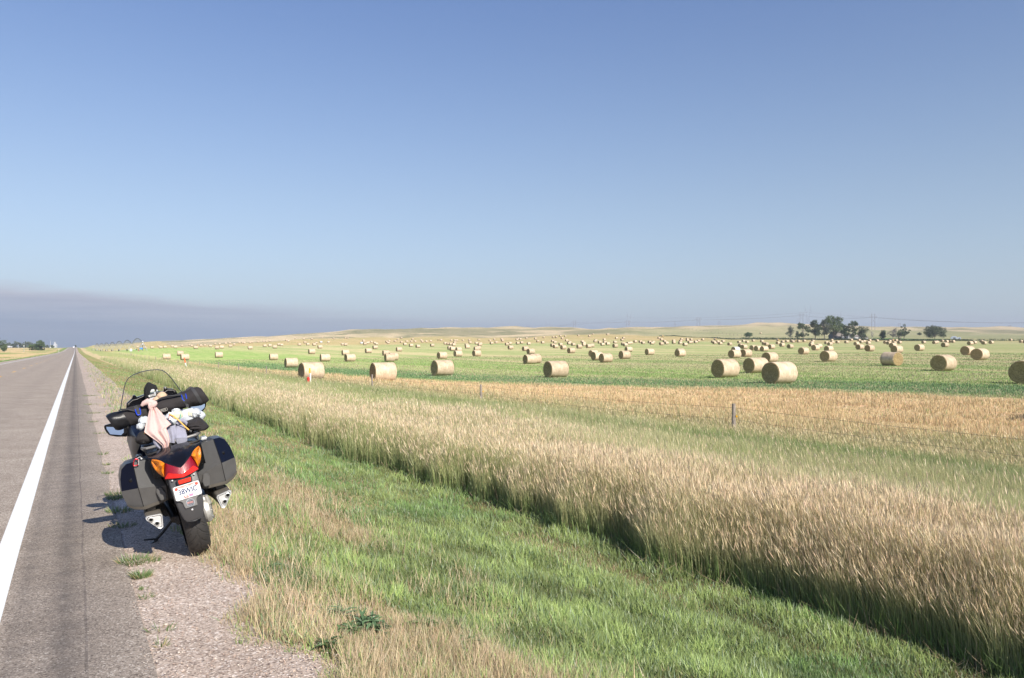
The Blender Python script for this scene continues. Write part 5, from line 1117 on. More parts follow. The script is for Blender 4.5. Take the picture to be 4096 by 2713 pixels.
bike = thing('motorcycle', BC, 'black and grey touring motorcycle leaning on its side stand on the gravel shoulder', 'motorcycle')
bike.matrix_world = BM
def gear(mb_or_me, name, mats, label, cat, group=None, **k):
    """a thing lying on the motorcycle: its own top-level object, origin at its base"""
    me = mb_or_me.mesh(name, mats, **k) if isinstance(mb_or_me, MB) else mb_or_me
    vs = [v.co for v in me.vertices]; c = Vector((sum(v.x for v in vs)/len(vs), sum(v.y for v in vs)/len(vs), min(v.z for v in vs)))
    me.transform(Matrix.Translation(-c)); o = link(name, me); o.matrix_world = BM @ Matrix.Translation(c); tag(o, label, cat, group); o['_c'] = 0; del o['_c']
    return o, c
K_BLK = pbr('gloss_black', (.005, .005, .007), .2, coat=.25, spec=.35); K_NAVY = pbr('navy_paint', (.003, .005, .015), .3, coat=.08, spec=.2)
K_GR = pbr('pannier_grey', (.050, .049, .049), .5, noise=.25, nscale=30, bump=.12, bscale=260); K_GR2 = pbr('pannier_light_grey', (.105, .102, .10), .42, noise=.2, nscale=14, bump=.04, bscale=200)
K_DIRT = pbr('dusty_plastic', (.14, .125, .105), .75, noise=.4, nscale=18); K_PLA = pbr('matt_black_plastic', (.028, .027, .028), .5, bump=.1, bscale=250)
K_FEN = pbr('mudguard_grey', (.055, .054, .056), .42, bump=.06, bscale=200); K_CHR = pbr('brushed_steel', (.78, .78, .77), .38, metal=.55, noise=.15, nscale=40); K_ALU = pbr('cast_aluminium', (.66, .65, .62), .45, metal=.5, noise=.3, nscale=40)
K_DK = pbr('dark_metal', (.05, .048, .047), .45, metal=.5, noise=.4, nscale=30); K_HOLE = pbr('hole_black', (.006, .006, .006), .9)  # near black painted in for the dark inside the tailpipes; also colours the lid seams
K_RED = pbr('red_lens', (.62, .012, .015), .38, coat=.15, noise=.45, nscale=60, col2=(.75, .03, .02), bump=.25, bscale=90); K_AMB = pbr('amber_lens', (.85, .27, .005), .3, coat=.3, noise=.4, nscale=55, col2=(.50, .12, .005), bump=.4, bscale=90)
K_RFL = pbr('red_reflector', (.80, .02, .015), .2, coat=.6, noise=.3, nscale=200, col2=(.9, .06, .03)); K_TYRE = pbr('tyre', (.040, .037, .035), .7, noise=.3, nscale=35, bump=.1, bscale=300)
K_MIR = pbr('mirror_glass', (.50, .60, .80), .02, metal=1.0); K_RACK = pbr('rack_grey', (.22, .21, .20), .45, metal=.3)
# rear tyre, with cut grooves
def tyre_obj(R_, w, yc, parent, name, grooves=True):
    nth, na = (720, 60) if grooves else (96, 20); V = []; F = []
    for i in range(nth):
        th = 2*math.pi*i/nth
        for j in range(na):
            a = j/(na-1)*2-1; ph = a*1.72; cr = w/2
            x = cr*math.sin(min(max(ph, -1.72), 1.72)); rr = R_-cr*.80*(1-math.cos(ph))
            if grooves:
                g_ = 0; s_ = abs(a)
                if abs(a+.03*math.sin(th*26)) < .022: g_ = .0035
                if .10 < s_ < .66:
                    f = (th*22/(2*math.pi)+(.5 if a > 0 else 0)-(s_-.1)**.6*1.5) % 1
                    if f < .13 and (s_ < .58): g_ = .004
                    f = (th*22/(2*math.pi)+(.5 if a > 0 else 0)-(s_-.1)*1.6+.5) % 1
                    if f < .10 and s_ > .34: g_ = .0035
                rr -= g_
            V.append((x, yc+rr*math.cos(th), R_+rr*math.sin(th)))
    F = [(i*na+j, i*na+j+1, ((i+1) % nth)*na+j+1, ((i+1) % nth)*na+j) for i in range(nth) for j in range(na-1)]
    m = MB(); m.add(V, F); return m.build(name, K_TYRE, parent)
def wheel(yc, R_, w, grooves):
    ri = R_-w/2*.80*1.15
    b = MB(); b.lathe([(ri-.028, -w*.36), (ri, -w*.42), (ri-.01, -w*.3), (ri-.03, 0), (ri-.01, w*.3), (ri, w*.42), (ri-.028, w*.36), (ri-.045, 0)], (0, yc, R_), axis='x', seg=40, close=True)
    for k in range(5):
        a = 2*math.pi*k/5; b.tube([(0, yc+.05*math.cos(a), R_+.05*math.sin(a)), (0, yc+(ri-.03)*math.cos(a+.1), R_+(ri-.03)*math.sin(a+.1))], [.022, .016], 8)
    b.lathe([(.03, -.07), (.06, -.05), (.06, .05), (.03, .07)], (0, yc, R_), axis='x', seg=16)
    rim = b.build('rim', K_DK, None); t = tyre_obj(R_, w, yc, None, 'tyre', grooves); return rim, t
for nm, yc, R_, w, gv in (('rear_wheel', 0, .31, .165, True), ('front_wheel', 1.50, .30, .125, False)):
    rim, ty = wheel(yc, R_, w, gv); rim.name = nm; rim.parent = bike; ty.parent = rim
    d = MB(); d.lathe([(.06, -.003), (.145, -.003), (.145, .003), (.06, .003)], (-.075 if yc else .0, yc, R_), axis='x', seg=32, close=True); d.build('brake_disc', K_CHR, rim) if yc else None
# mudguard and number plate holder
b = MB()
for x0, x1 in ((-.105, .105),):
    secs = []
    for z, y, hw in ((.70, -.36, .100), (.62, -.395, .104), (.52, -.415, .098), (.44, -.415, .088), (.375, -.405, .072), (.352, -.40, .060)):
        secs.append([(-hw, y+.05, z), (-hw*.93, y+.008, z), (-hw*.4, y-.004, z), (hw*.4, y-.004, z), (hw*.93, y+.008, z), (hw, y+.05, z), (hw*.9, y+.058, z), (0, y+.03, z), (-hw*.9, y+.058, z)])
    b.loft(secs)
b.add([(-.06, -.396, .353), (.06, -.396, .353), (0, -.398, .338), (-.06, -.35, .353), (.06, -.35, .353), (0, -.35, .34)], [(0, 1, 2), (3, 5, 4), (0, 2, 5, 3), (1, 4, 5, 2)])
mg = b.build('rear_mudguard', K_FEN, bike, bevel=.003)
b = MB(); secs = []
for k in range(15):
    a = math.radians(140-k*7); r = .345; secs.append([(x, r*math.cos(a)+.0, .31+r*math.sin(a)+dz_) for x, dz_ in ((-.095, -.05), (-.088, -.005), (0, .012), (.088, -.005), (.095, -.05), (.08, -.02), (0, .0), (-.08, -.02))])
b.loft(secs); b.build('wheel_hugger', K_PLA, bike)
# bracket below the plate with a round sticker
def P2(x, z, y): return (x, y, z)
pc = Vector((.002, -.436, .579))
b = MB(); poly = [(-.094, .63), (.094, .63), (.094, .535), (.085, .522), (.06, .518), (.045, .505), (.042, .455), (-.042, .455), (-.05, .505), (-.062, .518), (-.085, .522), (-.094, .535)]
b.prism(poly, -.432, -.422); br = b.build('plate_bracket', pbr('bracket_grey', (.20, .195, .19), .5, noise=.2, nscale=40), mg, bevel=.003)
K_WSTK = pbr('white_sticker', (.78, .78, .78), .35); K_RSTK = pbr('red_print', (.78, .10, .07), .5); K_PKS = pbr('pink_print', (.80, .24, .38), .5); K_INK = pbr('dark_blue_print', (.03, .05, .13), .5); K_PALE = pbr('salmon_print', (.80, .30, .25), .5); K_GINK = pbr('grey_print', (.35, .38, .42), .5)
b = MB(); b.lathe([(.002, -.0005), (.029, -.0005), (.029, .0015)], (0, -.434, .489), axis='y', seg=32); stk = b.build('round_sticker', K_WSTK, mg)
RX = Matrix.Rotation(math.pi/2, 4, 'X')
def ontext(body, size, mat, x, y, z, parent, nm='lettering', bold=0, sx=1.0, depth=.0004):
    return text_mesh(nm, body, size, mat, parent, Matrix.Translation((x, y, z)) @ RX @ Matrix.Diagonal((sx, 1, 1, 1)), depth=depth, bold=bold)
ontext('STOC', .0165, K_PALE, 0, -.4355, .490, mg, bold=.0003)
b = MB(); b.lathe([(.0275, 0), (.0285, .0008), (.0285, 0)], (0, -.4358, .489), axis='y', seg=32); b.lathe([(.023, 0), (.0237, .0004), (.0237, 0)], (0, -.4358, .489), axis='y', seg=32); b.build('sticker_rim', K_GINK, mg)
b = MB(); b.ell((0, -.42, .432), (.008, .006, .008)); b.ell((-.075, -.385, .672), (.007, .006, .007)); b.ell((.075, -.385, .672), (.007, .006, .007)); b.build('bolt', K_CHR, mg)
# licence plate 178 x 102 mm
W2, H2, r2 = .089, .051, .012
def rrect(cx_, cz, w, h, r, n=6):
    P = []
    for sx, sz, a0 in ((1, 1, 0), (-1, 1, 90), (-1, -1, 180), (1, -1, 270)):
        for k in range(n+1): a = math.radians(a0+90*k/n); P.append((cx_+sx*(w-r)+r*math.cos(a), cz+sz*(h-r)+r*math.sin(a)))
    return P
b = MB(); b.prism(rrect(pc.x, pc.z, W2, H2, r2), -.4375, -.4345); pl = b.build('licence_plate', pbr('plate_white', (.82, .83, .84), .35), bike)
yp_ = -.4382
ontext('38WIC', .053, K_INK, pc.x+.002, yp_, pc.z+.001, pl, bold=.0011, sx=.82)
tri = MB(); tri.add([(-.072, yp_+.0002, pc.z+.047), (.074, yp_+.0002, pc.z+.047), (.05, yp_+.0002, pc.z+.0375), (.0, yp_+.0002, pc.z+.026), (-.05, yp_+.0002, pc.z+.0375)], [(0, 1, 2, 3, 4)]); tri.build('printed_banner', K_PALE, pl, smooth_=False)
ontext('OHIO', .013, K_WSTK, pc.x, yp_-.0006, pc.z+.036, pl, bold=.0003)
b = MB(); b.prism([(-.030, pc.z-.047), (-.001, pc.z-.047), (-.001, pc.z-.028), (-.030, pc.z-.028)], yp_-.0003, yp_+.0006); b.build('year_sticker', K_RSTK, pl, smooth_=False); ontext('47', .0185, K_WSTK, -.0155, yp_-.0010, pc.z-.0375, pl, bold=.0006)
b = MB(); b.prism([(.004, pc.z-.045), (.033, pc.z-.045), (.033, pc.z-.027), (.004, pc.z-.027)], yp_-.0003, yp_+.0006); b.build('county_sticker', K_PKS, pl, smooth_=False)
for x_ in (-.070, .070):
    b = MB(); b.lathe([(.001, -.004), (.010, -.003), (.0115, 0)], (x_+pc.x, yp_, pc.z+.033), axis='y', seg=20); b.build('red_bolt_cover', K_RSTK, pl)
    b = MB(); b.lathe([(.001, -.002), (.004, -.001), (.0045, 0)], (x_+pc.x, yp_, pc.z-.036), axis='y', seg=14); b.build('plate_bolt', K_ALU, pl)
b = MB(); b.prism([(-.040, .640), (.042, .640), (.046, .668), (-.042, .668)], -.437, -.425); b.build('reflector', K_RFL, bike, bevel=.002)
b = MB(); b.prism([(-.05, .636), (.052, .636), (.055, .676), (-.05, .676)], -.430, -.40); b.build('reflector_mount', K_PLA, bike, bevel=.003)
# tail lamp: red V between two amber wings
def ylens(x): return -.415+3.6*x*x+.25*abs(x)*.6
def lens(poly, mat, nm, off=0.0, th=.05):
    b = MB(); fr = [(x, ylens(x)-off, z) for x, z in poly]; bk = [(x*.97, ylens(x)+th, z) for x, z in poly]; b.loft([fr, bk]); return b.build(nm, mat, bike, bevel=.004, smooth_=True)
rl = MB(); top_ = []; bot = []
for k in range(17):
    x = -.116+.232*k/16; ax_ = abs(x)
    zt_ = .748+(ax_/.088)**1.15*.058 if ax_ < .088 else .806-(ax_-.088)*3.1; zb_ = .672+ax_*.14
    top_.append((x, max(zt_, zb_+.004))); bot.append((x, zb_))
secs = []; sec2 = []; K_CRIM = pbr('crimson_lens', (.26, .004, .02), .4, coat=.05, noise=.3, nscale=60, bump=.2, bscale=90)
for (x, zt_), (_, zb_) in zip(top_, bot):
    zm = zb_+(zt_-zb_)*.42; y = ylens(x)
    secs.append([(x, y+.012, zb_), (x, y-.006, zb_+.008), (x, y-.006, zm), (x, y+.05, zm), (x, y+.05, zb_)]); sec2.append([(x, y-.003, zm+.001), (x, y+.016, zt_), (x, y+.07, zt_), (x, y+.07, zm+.001)])
rl.loft(secs); rl.build('brake_light', K_RED, bike); rl = MB(); rl.loft(sec2); rl.build('tail_light', K_CRIM, bike)
for sx in (-1, 1):
    b = MB(); o3 = [(.176, .852), (.092, .806), (.117, .703)]
    P = []
    def bz(a, c, bow, n=6): return [(a[0]+(c[0]-a[0])*k/n+bow[0]*math.sin(math.pi*k/n), a[1]+(c[1]-a[1])*k/n+bow[1]*math.sin(math.pi*k/n)) for k in range(n)]
    P = bz(o3[0], o3[1], (-.012, .006))+bz(o3[1], o3[2], (.004, -.004))+bz(o3[2], o3[0], (.016, -.010))
    ce = (sum(p[0] for p in P)/len(P), sum(p[1] for p in P)/len(P))
    def ring(q, dy): return [(sx*(ce[0]+(x-ce[0])*q), ylens(x)+dy+.006, ce[1]+(z-ce[1])*q) for x, z in P]
    b.loft([ring(1.0, .05), ring(1.0, .008), ring(.86, -.004), ring(.4, -.010)]); b.build('turn_signal', K_AMB, bike)
# glossy tail fairing between and above the lamps
b = MB(); secs = []
for k in range(13):
    x = -.185+.37*k/12; ax_ = abs(x)
    zlow = .752+(ax_/.088)**1.15*.056 if ax_ < .088 else .808+(ax_-.088)*.52
    zhi = .885-ax_*.06; y = ylens(min(ax_, .17))+.006
    secs.append([(x, y+.012, zlow-.003), (x, y+.02, zlow+.01), (x, y+.05+.1*(1-ax_/.2), (zlow+zhi)/2+.01), (x, y+.16+.14*(1-ax_/.2), zhi), (x, .25, zhi+.005), (x, .25, .70), (x, y+.06, .70)])
b.loft(secs); b.build('tail_fairing', K_BLK, bike)
b = MB(); b.box((0, -.12, .70), (.22, .42, .16)); b.box((0, .15, .60), (.24, .5, .22)); b.box((0, -.2, .62), (.16, .25, .2)); b.build('under_tail', K_PLA, bike, bevel=.015)
# panniers
def pannier(sx):
    def V3(x, z, y): return (sx*x, y, z)
    A = (.180, .832, -.115); Bp = (.288, .848, -.135); Cp = (.298, .655, -.165); D = (.116, .612, -.155); Ep = (.126, .500, -.115); E2 = (.150, .490, -.115); G = (.297, .480, -.120)
    o1 = (.335, .846, -.125); o2 = (.372, .815, -.105); o3 = (.397, .745, -.09); o4 = (.410, .655, -.085); o5 = (.408, .590, -.08); o6 = (.392, .525, -.08); o7 = (.355, .497, -.095)
    yb_ = .40
    def front(p): return (p[0]*.96+.008, .665+(p[1]-.665)*.82, yb_+.03-.10*((p[1]-.665)/.18)**2)
    def panel(poly, mat, nm, par, wall):
        """rear face piece plus the side walls that belong to it; wall = list of outline pairs"""
        b = MB(); vs = [V3(*p) for p in poly]; b.add(vs, [tuple(range(len(vs)))])
        for p, q in wall:
            pts = [p, q]; m0 = [((p[0]*(1-f)+front(p)[0]*f)+(.012*math.sin(math.pi*f) if p[0] > .3 else 0), p[1]*(1-f)+front(p)[1]*f+(.006*math.sin(math.pi*f) if p[1] > .6 else -.004*math.sin(math.pi*f)), p[2]*(1-f)+front(p)[2]*f) for f in (0, .25, .5, .75, 1)]
            m1 = [((q[0]*(1-f)+front(q)[0]*f)+(.012*math.sin(math.pi*f) if q[0] > .3 else 0), q[1]*(1-f)+front(q)[1]*f+(.006*math.sin(math.pi*f) if q[1] > .6 else -.004*math.sin(math.pi*f)), q[2]*(1-f)+front(q)[2]*f) for f in (0, .25, .5, .75, 1)]
            for i in range(4): b.add([V3(*m0[i]), V3(*m1[i]), V3(*m1[i+1]), V3(*m0[i+1])], [(0, 1, 2, 3)])
        return b.build(nm, mat, par, bevel=.0)
    body = panel([A, Bp, Cp, D], K_GR, 'pannier', bike, [(A, Bp), (D, A)])
    low = MB(); low = panel([D, Cp, G, E2, Ep], K_GR2, 'lower_shell', body, [(Ep, D)])
    panel([Bp, o1, o2, o3, o4, Cp], K_NAVY, 'lid', body, [(Bp, o1), (o1, o2), (o2, o3), (o3, o4)])
    panel([Cp, o4, o5, o6, o7, G], K_GR2, 'lid_lower', body, [(o4, o5), (o5, o6)])
    # dusty bottom band, set proud of the shell
    b = MB(); edge = [Ep, E2, G, o7, o6]
    up = [(.128, .517, -.119), (.152, .512, -.121), (.297, .506, -.133), (.362, .520, -.104), (.404, .553, -.083)]
    for i in range(4): b.add([V3(edge[i][0], edge[i][1], edge[i][2]-.003), V3(edge[i+1][0], edge[i+1][1], edge[i+1][2]-.003), V3(up[i+1][0], up[i+1][1], up[i+1][2]-.003), V3(up[i][0], up[i][1], up[i][2]-.003)], [(0, 1, 2, 3)])
    for p, q in zip(edge[:-1], edge[1:]):
        fp, fq = front(p), front(q); b.add([V3(p[0], p[1]-.002, p[2]-.003), V3(q[0], q[1]-.002, q[2]-.003), V3(fq[0], fq[1], fq[2]), V3(fp[0], fp[1], fp[2])], [(0, 1, 2, 3)])
    b.build('base_band', K_DIRT, body, bevel=0)
    b = MB(); outl = [A, Bp, o1, o2, o3, o4, o5, o6, o7, G, E2, Ep, D]; b.add([V3(*front(p)) for p in outl], [tuple(range(len(outl)))]); b.build('front_wall', K_PLA, body, bevel=0)
    # seam between box and lid, recess bulge near the lamp
    b = MB(); b.tube([V3(Bp[0], Bp[1]+.002, Bp[2]-.001), V3(Cp[0], Cp[1], Cp[2]-.002), V3(G[0], G[1]-.002, G[2]-.001)], .0022, 6); b.build('seam', K_HOLE, body)
    b = MB(); pts = [(.150, .620), (.128, .560), (.134, .512), (.178, .510), (.196, .590), (.185, .618)]
    b.loft([[V3(x, z, -.135) for x, z in pts], [V3(.16+(x-.16)*.86, .563+(z-.563)*.9, -.170) for x, z in pts]]); b.build('inner_bulge', K_GR2, body, bevel=.004)
    b = MB(); b.lathe([(.004, -.006), (.013, -.004), (.014, .01)], (sx*.330, -.137, .722), axis='y', seg=18); b.build('lock', K_BLK, body)
    b = MB(); b.box((sx*.235, .02, .858), (.045, .10, .022)); b.build('latch', K_CHR if sx > 0 else K_BLK, body, bevel=.006)
    # silencer under it
    cap_ = [(.200, .438), (.298, .450), (.312, .440), (.310, .422), (.240, .328), (.224, .320), (.206, .328), (.190, .424)]
    cy = (sum(p[0] for p in cap_)/8, sum(p[1] for p in cap_)/8); cap_ = [(cy[0]+(x-cy[0])*.9, cy[1]+(z-cy[1])*.9) for x, z in cap_]
    def sc(q, y, dz_=0, dx_=0): return [(sx*(cy[0]+(x-cy[0])*q+dx_), y, cy[1]+(z-cy[1])*q+dz_) for x, z in cap_]
    b = MB(); b.loft([sc(.96, -.215), sc(1.02, -.20), sc(1.05, 0, .004), sc(1.02, .25, .0, -.01), sc(.8, .42, -.02, -.03), sc(.45, .50, -.05, -.05)]); mf = b.build('silencer', K_DIRT, bike, bevel=.004)
    b = MB(); b.loft([sc(1.04, -.214), sc(1.05, -.224), sc(.98, -.232), sc(.90, -.230), sc(.86, -.226), sc(.5, -.226)]); b.build('end_cap', K_CHR, mf, bevel=.006); b = MB(); b.loft([sc(.86, -.2262), sc(.86, -.2275), sc(.80, -.2275), sc(.80, -.2262)], cap=False); b.build('cap_groove', K_DK, mf)
    for hx, hz in ((.275, .415), (.243, .375)):
        b = MB(); b.lathe([(.018, -.226), (.0185, -.236), (.014, -.238), (.0125, -.230)], (sx*hx, 0, hz), axis='y', seg=20); b.lathe([(.002, -.2315), (.0128, -.2315)], (sx*hx, 0, hz), axis='y', seg=20, m=1); b.build('tailpipe', [K_ALU, K_HOLE], mf)
    b = MB(); b.tube([(sx*.24, .46, .36), (sx*.20, .7, .30), (sx*.12, .95, .30)], .024, 10); b.build('exhaust_pipe', K_DK, mf)
    b = MB(); b.box((sx*.25, -.02, .466), (.06, .12, .03)); b.build('silencer_bracket', K_DIRT, mf, bevel=.004)
pannier(-1); pannier(1)
# engine, final drive, fairings
b = MB(); b.lathe([(.03, .075), (.085, .085), (.100, .105), (.096, .135), (.07, .150), (.045, .160)], (0, .0, .31), axis='x', seg=28); b.tube([(.12, .02, .33), (.13, .3, .37), (.11, .55, .38)], [.05, .042, .04], 12); b.ell((.118, -.035, .40), (.03, .035, .035)); b.ell((.12, -.03, .245), (.028, .035, .03))
for k in range(8): a = 2*math.pi*k/8; b.ell((.152, .075*math.cos(a), .31+.075*math.sin(a)), (.006, .009, .009), seg=8, rings=6)
b.tube([(.135, -.06, .43), (.145, -.05, .36)], [.016, .022], 10); b.build('final_drive', K_ALU, bike)
b = MB(); b.tube([(-.115, 0, .31), (-.12, .3, .36), (-.11, .55, .38)], [.03, .034, .04], 10); b.box((-.10, .0, .31), (.03, .12, .07)); b.build('swingarm', K_DK, bike, bevel=.006)
b = MB(); b.box((0, .85, .44), (.34, .55, .42)); b.box((-.17, .75, .36), (.06, .3, .24)); b.box((.17, .75, .36), (.06, .3, .24)); b.lathe([(.05, -.215), (.10, -.2), (.10, .2), (.05, .215)], (0, .62, .38), axis='x', seg=24); b.box((-.13, .3, .52), (.05, .3, .16)); b.box((.14, .25, .56), (.05, .3, .12)); b.tube([(-.08, .1, .55), (-.1, .2, .42), (-.07, .35, .34)], .018, 8); b.tube([(.09, .05, .56), (.1, .12, .46)], .02, 8)
b.build('engine', K_DK, bike, bevel=.012)
b = MB()
def fsec(y, hw, z0, z1, rr=.3): return [(-hw*.5, y, z0), (-hw*.85, y, z0+(z1-z0)*.12), (-hw, y, z0+(z1-z0)*.4), (-hw, y, z0+(z1-z0)*.75), (-hw*.8, y, z1-.02), (-hw*.4, y, z1), (hw*.4, y, z1), (hw*.8, y, z1-.02), (hw, y, z0+(z1-z0)*.75), (hw, y, z0+(z1-z0)*.4), (hw*.85, y, z0+(z1-z0)*.12), (hw*.5, y, z0)]
b.loft([fsec(.62, .235, .55, .90), fsec(.72, .262, .42, .95), fsec(.95, .275, .30, .98), fsec(1.2, .28, .32, 1.05), fsec(1.38, .25, .55, 1.08), fsec(1.55, .16, .66, 1.0), fsec(1.66, .07, .74, .90)]); b.build('fairing', K_NAVY, bike)
b = MB(); b.loft([fsec(-.02, .13, .80, .88), fsec(.15, .165, .78, .90), fsec(.4, .17, .76, .885), fsec(.6, .13, .76, .90), fsec(.75, .11, .76, .93)]); b.build('seat', K_PLA, bike)
b = MB(); b.loft([fsec(.70, .13, .72, .94), fsec(.85, .19, .70, 1.01), fsec(1.05, .17, .75, 1.03)]); b.build('fuel_tank', K_NAVY, bike)
for sx in (-1, 1):
    b = MB(); b.tube([(sx*.05, 1.05, 1.04), (sx*.18, 1.02, 1.06), (sx*.33, .92, 1.045)], .013, 8); b.build('handlebar', K_DK, bike)
    b = MB(); b.tube([(sx*.22, .985, 1.056), (sx*.345, .91, 1.043)], .019, 10); b.build('grip', K_PLA, bike)
    b = MB(); b.tube([(sx*.14, .28, .52), (sx*.20, .33, .40)], .012, 8); b.box((sx*.225, .34, .395), (.07, .11, .02)); b.build('pillion_footrest', K_DK, bike, bevel=.004)
b = MB(); b.tube([(-.10, .42, .24), (-.21, .47, .14), (-.285, .50, .085)], .012, 8); b.build('side_stand', K_DK, bike)
b = MB(); b.box((-.29, .50, .081), (.06, .045, .012), R=Matrix.Rotation(-LEAN, 3, 'Y')); b.build('stand_foot', K_DK, bike)
b = MB(); b.tube([(-.27, .44, .11), (-.36, .43, .135)], .007, 6); b.build('stand_tang', K_DK, bike)
# luggage rack: two grey loops over the tail
b = MB(); b.tube([(-.13, .28, .885), (-.19, .22, .90), (-.20, .02, .905), (-.17, -.04, .905), (-.09, -.05, .905)], .012, 10); b.tube([(.13, .28, .885), (.205, .22, .90), (.215, .02, .905), (.18, -.04, .905), (.09, -.05, .905)], .012, 10); b.tube([(-.09, -.05, .905), (.09, -.05, .905)], .012, 10)
for sx in (-1, 1): b.tube([(sx*.20, .0, .905), (sx*.16, .03, .84)], .009, 8); b.tube([(sx*.10, -.05, .90), (sx*.10, -.02, .83)], .009, 8)
b.build('luggage_rack', K_RACK, bike)
lc = q3(1070, 1062, -.07); b = MB(); b.box((lc.x, -.045, lc.z), (.16, .03, .05)); b.build('rack_block', K_PLA, bike, bevel=.006)
lb = MB(); lb.box((lc.x, -.0625, lc.z), (.070, .002, .021)); lbo = lb.build('rack_label', K_WSTK, bike)
b = MB()
for k in range(11): b.box((lc.x-.029+k*.0058, -.0642, lc.z), (.0018+.0014*(k % 3), .001, .013))
b.build('label_print', K_GINK, bike)
# dash cowl
cow = [(410, 900), (413, 760), (420, 685), (500, 612), (520, 556), (560, 556), (575, 590), (690, 548), (780, 530), (900, 498), (1000, 498), (1006, 430), (1045, 425), (1058, 452), (1150, 455), (1190, 482), (1232, 560), (1240, 700)]
b = MB(); P = [q1(x, y, 1.24) for x, y in cow]; b.loft([[p for p in P], [Vector((p.x, p.y+.10, p.z)) for p in P]]); b.build('dash_cowl', K_BLK, bike, bevel=.004)
rim_ = [(440, 720), (445, 690), (515, 632), (575, 620), (690, 565), (780, 548), (905, 515), (1000, 516), (1060, 474), (1150, 474), (1180, 500)]
b = MB(); b.tube([q1(x, y, 1.232) for x, y in rim_], .0028, 6); b.build('cowl_trim', K_RACK, bike)
for x, y in ((448, 700), (1168, 500)): b = MB(); c_ = q1(x, y, 1.23); b.lathe([(.002, -.006), (.009, -.003), (.010, .004)], c_, axis='y', seg=14); b.build('cowl_screw', K_DK, bike)
b = MB(); c_ = q4(1325, 430, 1.225); b.ell(c_, (.008, .006, .012)); b.build('cowl_knob', K_RACK, bike)
# windshield
Lp = [(322, 770), (340, 650), (360, 540), (378, 440), (405, 350), (445, 285), (520, 235), (640, 190), (760, 163)]
Rp = [(1330, 545), (1262, 480), (1215, 415), (1172, 355), (1130, 300), (1085, 248), (1040, 205), (980, 163), (900, 153)]
ys = [1.32, 1.29, 1.26, 1.23, 1.20, 1.175, 1.155, 1.135, 1.125]
secs = []; nA = 17
for l, r, y in zip(Lp, Rp, ys):
    A = q1(*l, y); B_ = q1(*r, y); row = []
    for k in range(nA): f = k/(nA-1); p = A.lerp(B_, f); p.y += .11*(1-(2*f-1)**2)*min(1, (A-B_).length/.3); row.append(p)
    secs.append(row)
b = MB(); b.loft(secs, closed=False, cap=False); b2 = MB(); b2.loft([[Vector((p.x, p.y+.004, p.z)) for p in row] for row in secs], closed=False, cap=False)
def glassmat():
    m, t = newmat('windshield_plastic'); tr = N(t, 'ShaderNodeBsdfTransparent', inp={'Color': (.94, .93, .91, 1)}); gl = N(t, 'ShaderNodeBsdfGlossy', inp={'Roughness': .03}); ge = N(t, 'ShaderNodeNewGeometry'); dt = N(t, 'ShaderNodeVectorMath', operation='DOT_PRODUCT'); t.links.new(ge.outputs['Normal'], dt.inputs[0]); t.links.new(ge.outputs['Incoming'], dt.inputs[1])
    fr_ = mathn(t, 'MULTIPLY_ADD', mathn(t, 'POWER', mathn(t, 'SUBTRACT', 1, mathn(t, 'ABSOLUTE', dt.outputs['Value']), clamp=True), 5), .8, .045)
    mx = N(t, 'ShaderNodeMixShader'); t.links.new(fr_, mx.inputs[0]); t.links.new(tr.outputs[0], mx.inputs[1]); t.links.new(gl.outputs[0], mx.inputs[2])
    o = N(t, 'ShaderNodeOutputMaterial'); t.links.new(mx.outputs[0], o.inputs[0]); return m
wsb = b.build('windshield', glassmat(), bike)
edge_pts = [s_[0] for s_ in secs]+[p for p in secs[-1][1:-1]]+[s_[-1] for s_ in secs[::-1]]
b = MB(); b.tube(edge_pts, .0035, 8); b.build('windshield_edge', pbr('edge_plastic', (.05, .06, .09), .3), wsb)
# mirrors
for sd, hs, gl in ((-1, [(62, 1030), (66, 1075), (95, 1130), (145, 1185), (260, 1205), (425, 1205), (440, 1100), (430, 1010), (200, 990)], [(100, 1050), (105, 1085), (160, 1165), (330, 1178), (372, 1140), (370, 1060)]),
                   (1, [(1380, 760), (1400, 690), (1630, 632), (1662, 655), (1668, 715), (1640, 775), (1585, 832), (1540, 815), (1500, 790)], [(1405, 740), (1425, 725), (1622, 662), (1645, 700), (1640, 745), (1566, 818), (1520, 790)])):
    P = [q1(x, y, 1.22) for x, y in hs]; c = sum(P, Vector())/len(P)
    b = MB(); b.loft([P, [p+Vector((0, .04, 0)) for p in P], [c+(p-c)*.75+Vector((0, .10, 0)) for p in P], [c+(p-c)*.3+Vector((-sd*.04, .13, 0)) for p in P]]); mo = b.build('mirror', K_BLK, bike, bevel=.005)
    P = [q1(x, y, 1.215) for x, y in gl]; cc = sum(P, Vector())/len(P); P = [p+Vector((0, .06*(p.z-cc.z)-.002, 0)) for p in P]
    b = MB(); b.loft([P, [p+Vector((0, .004, 0)) for p in P]]); b.build('mirror_glass', K_MIR, mo, smooth_=False)

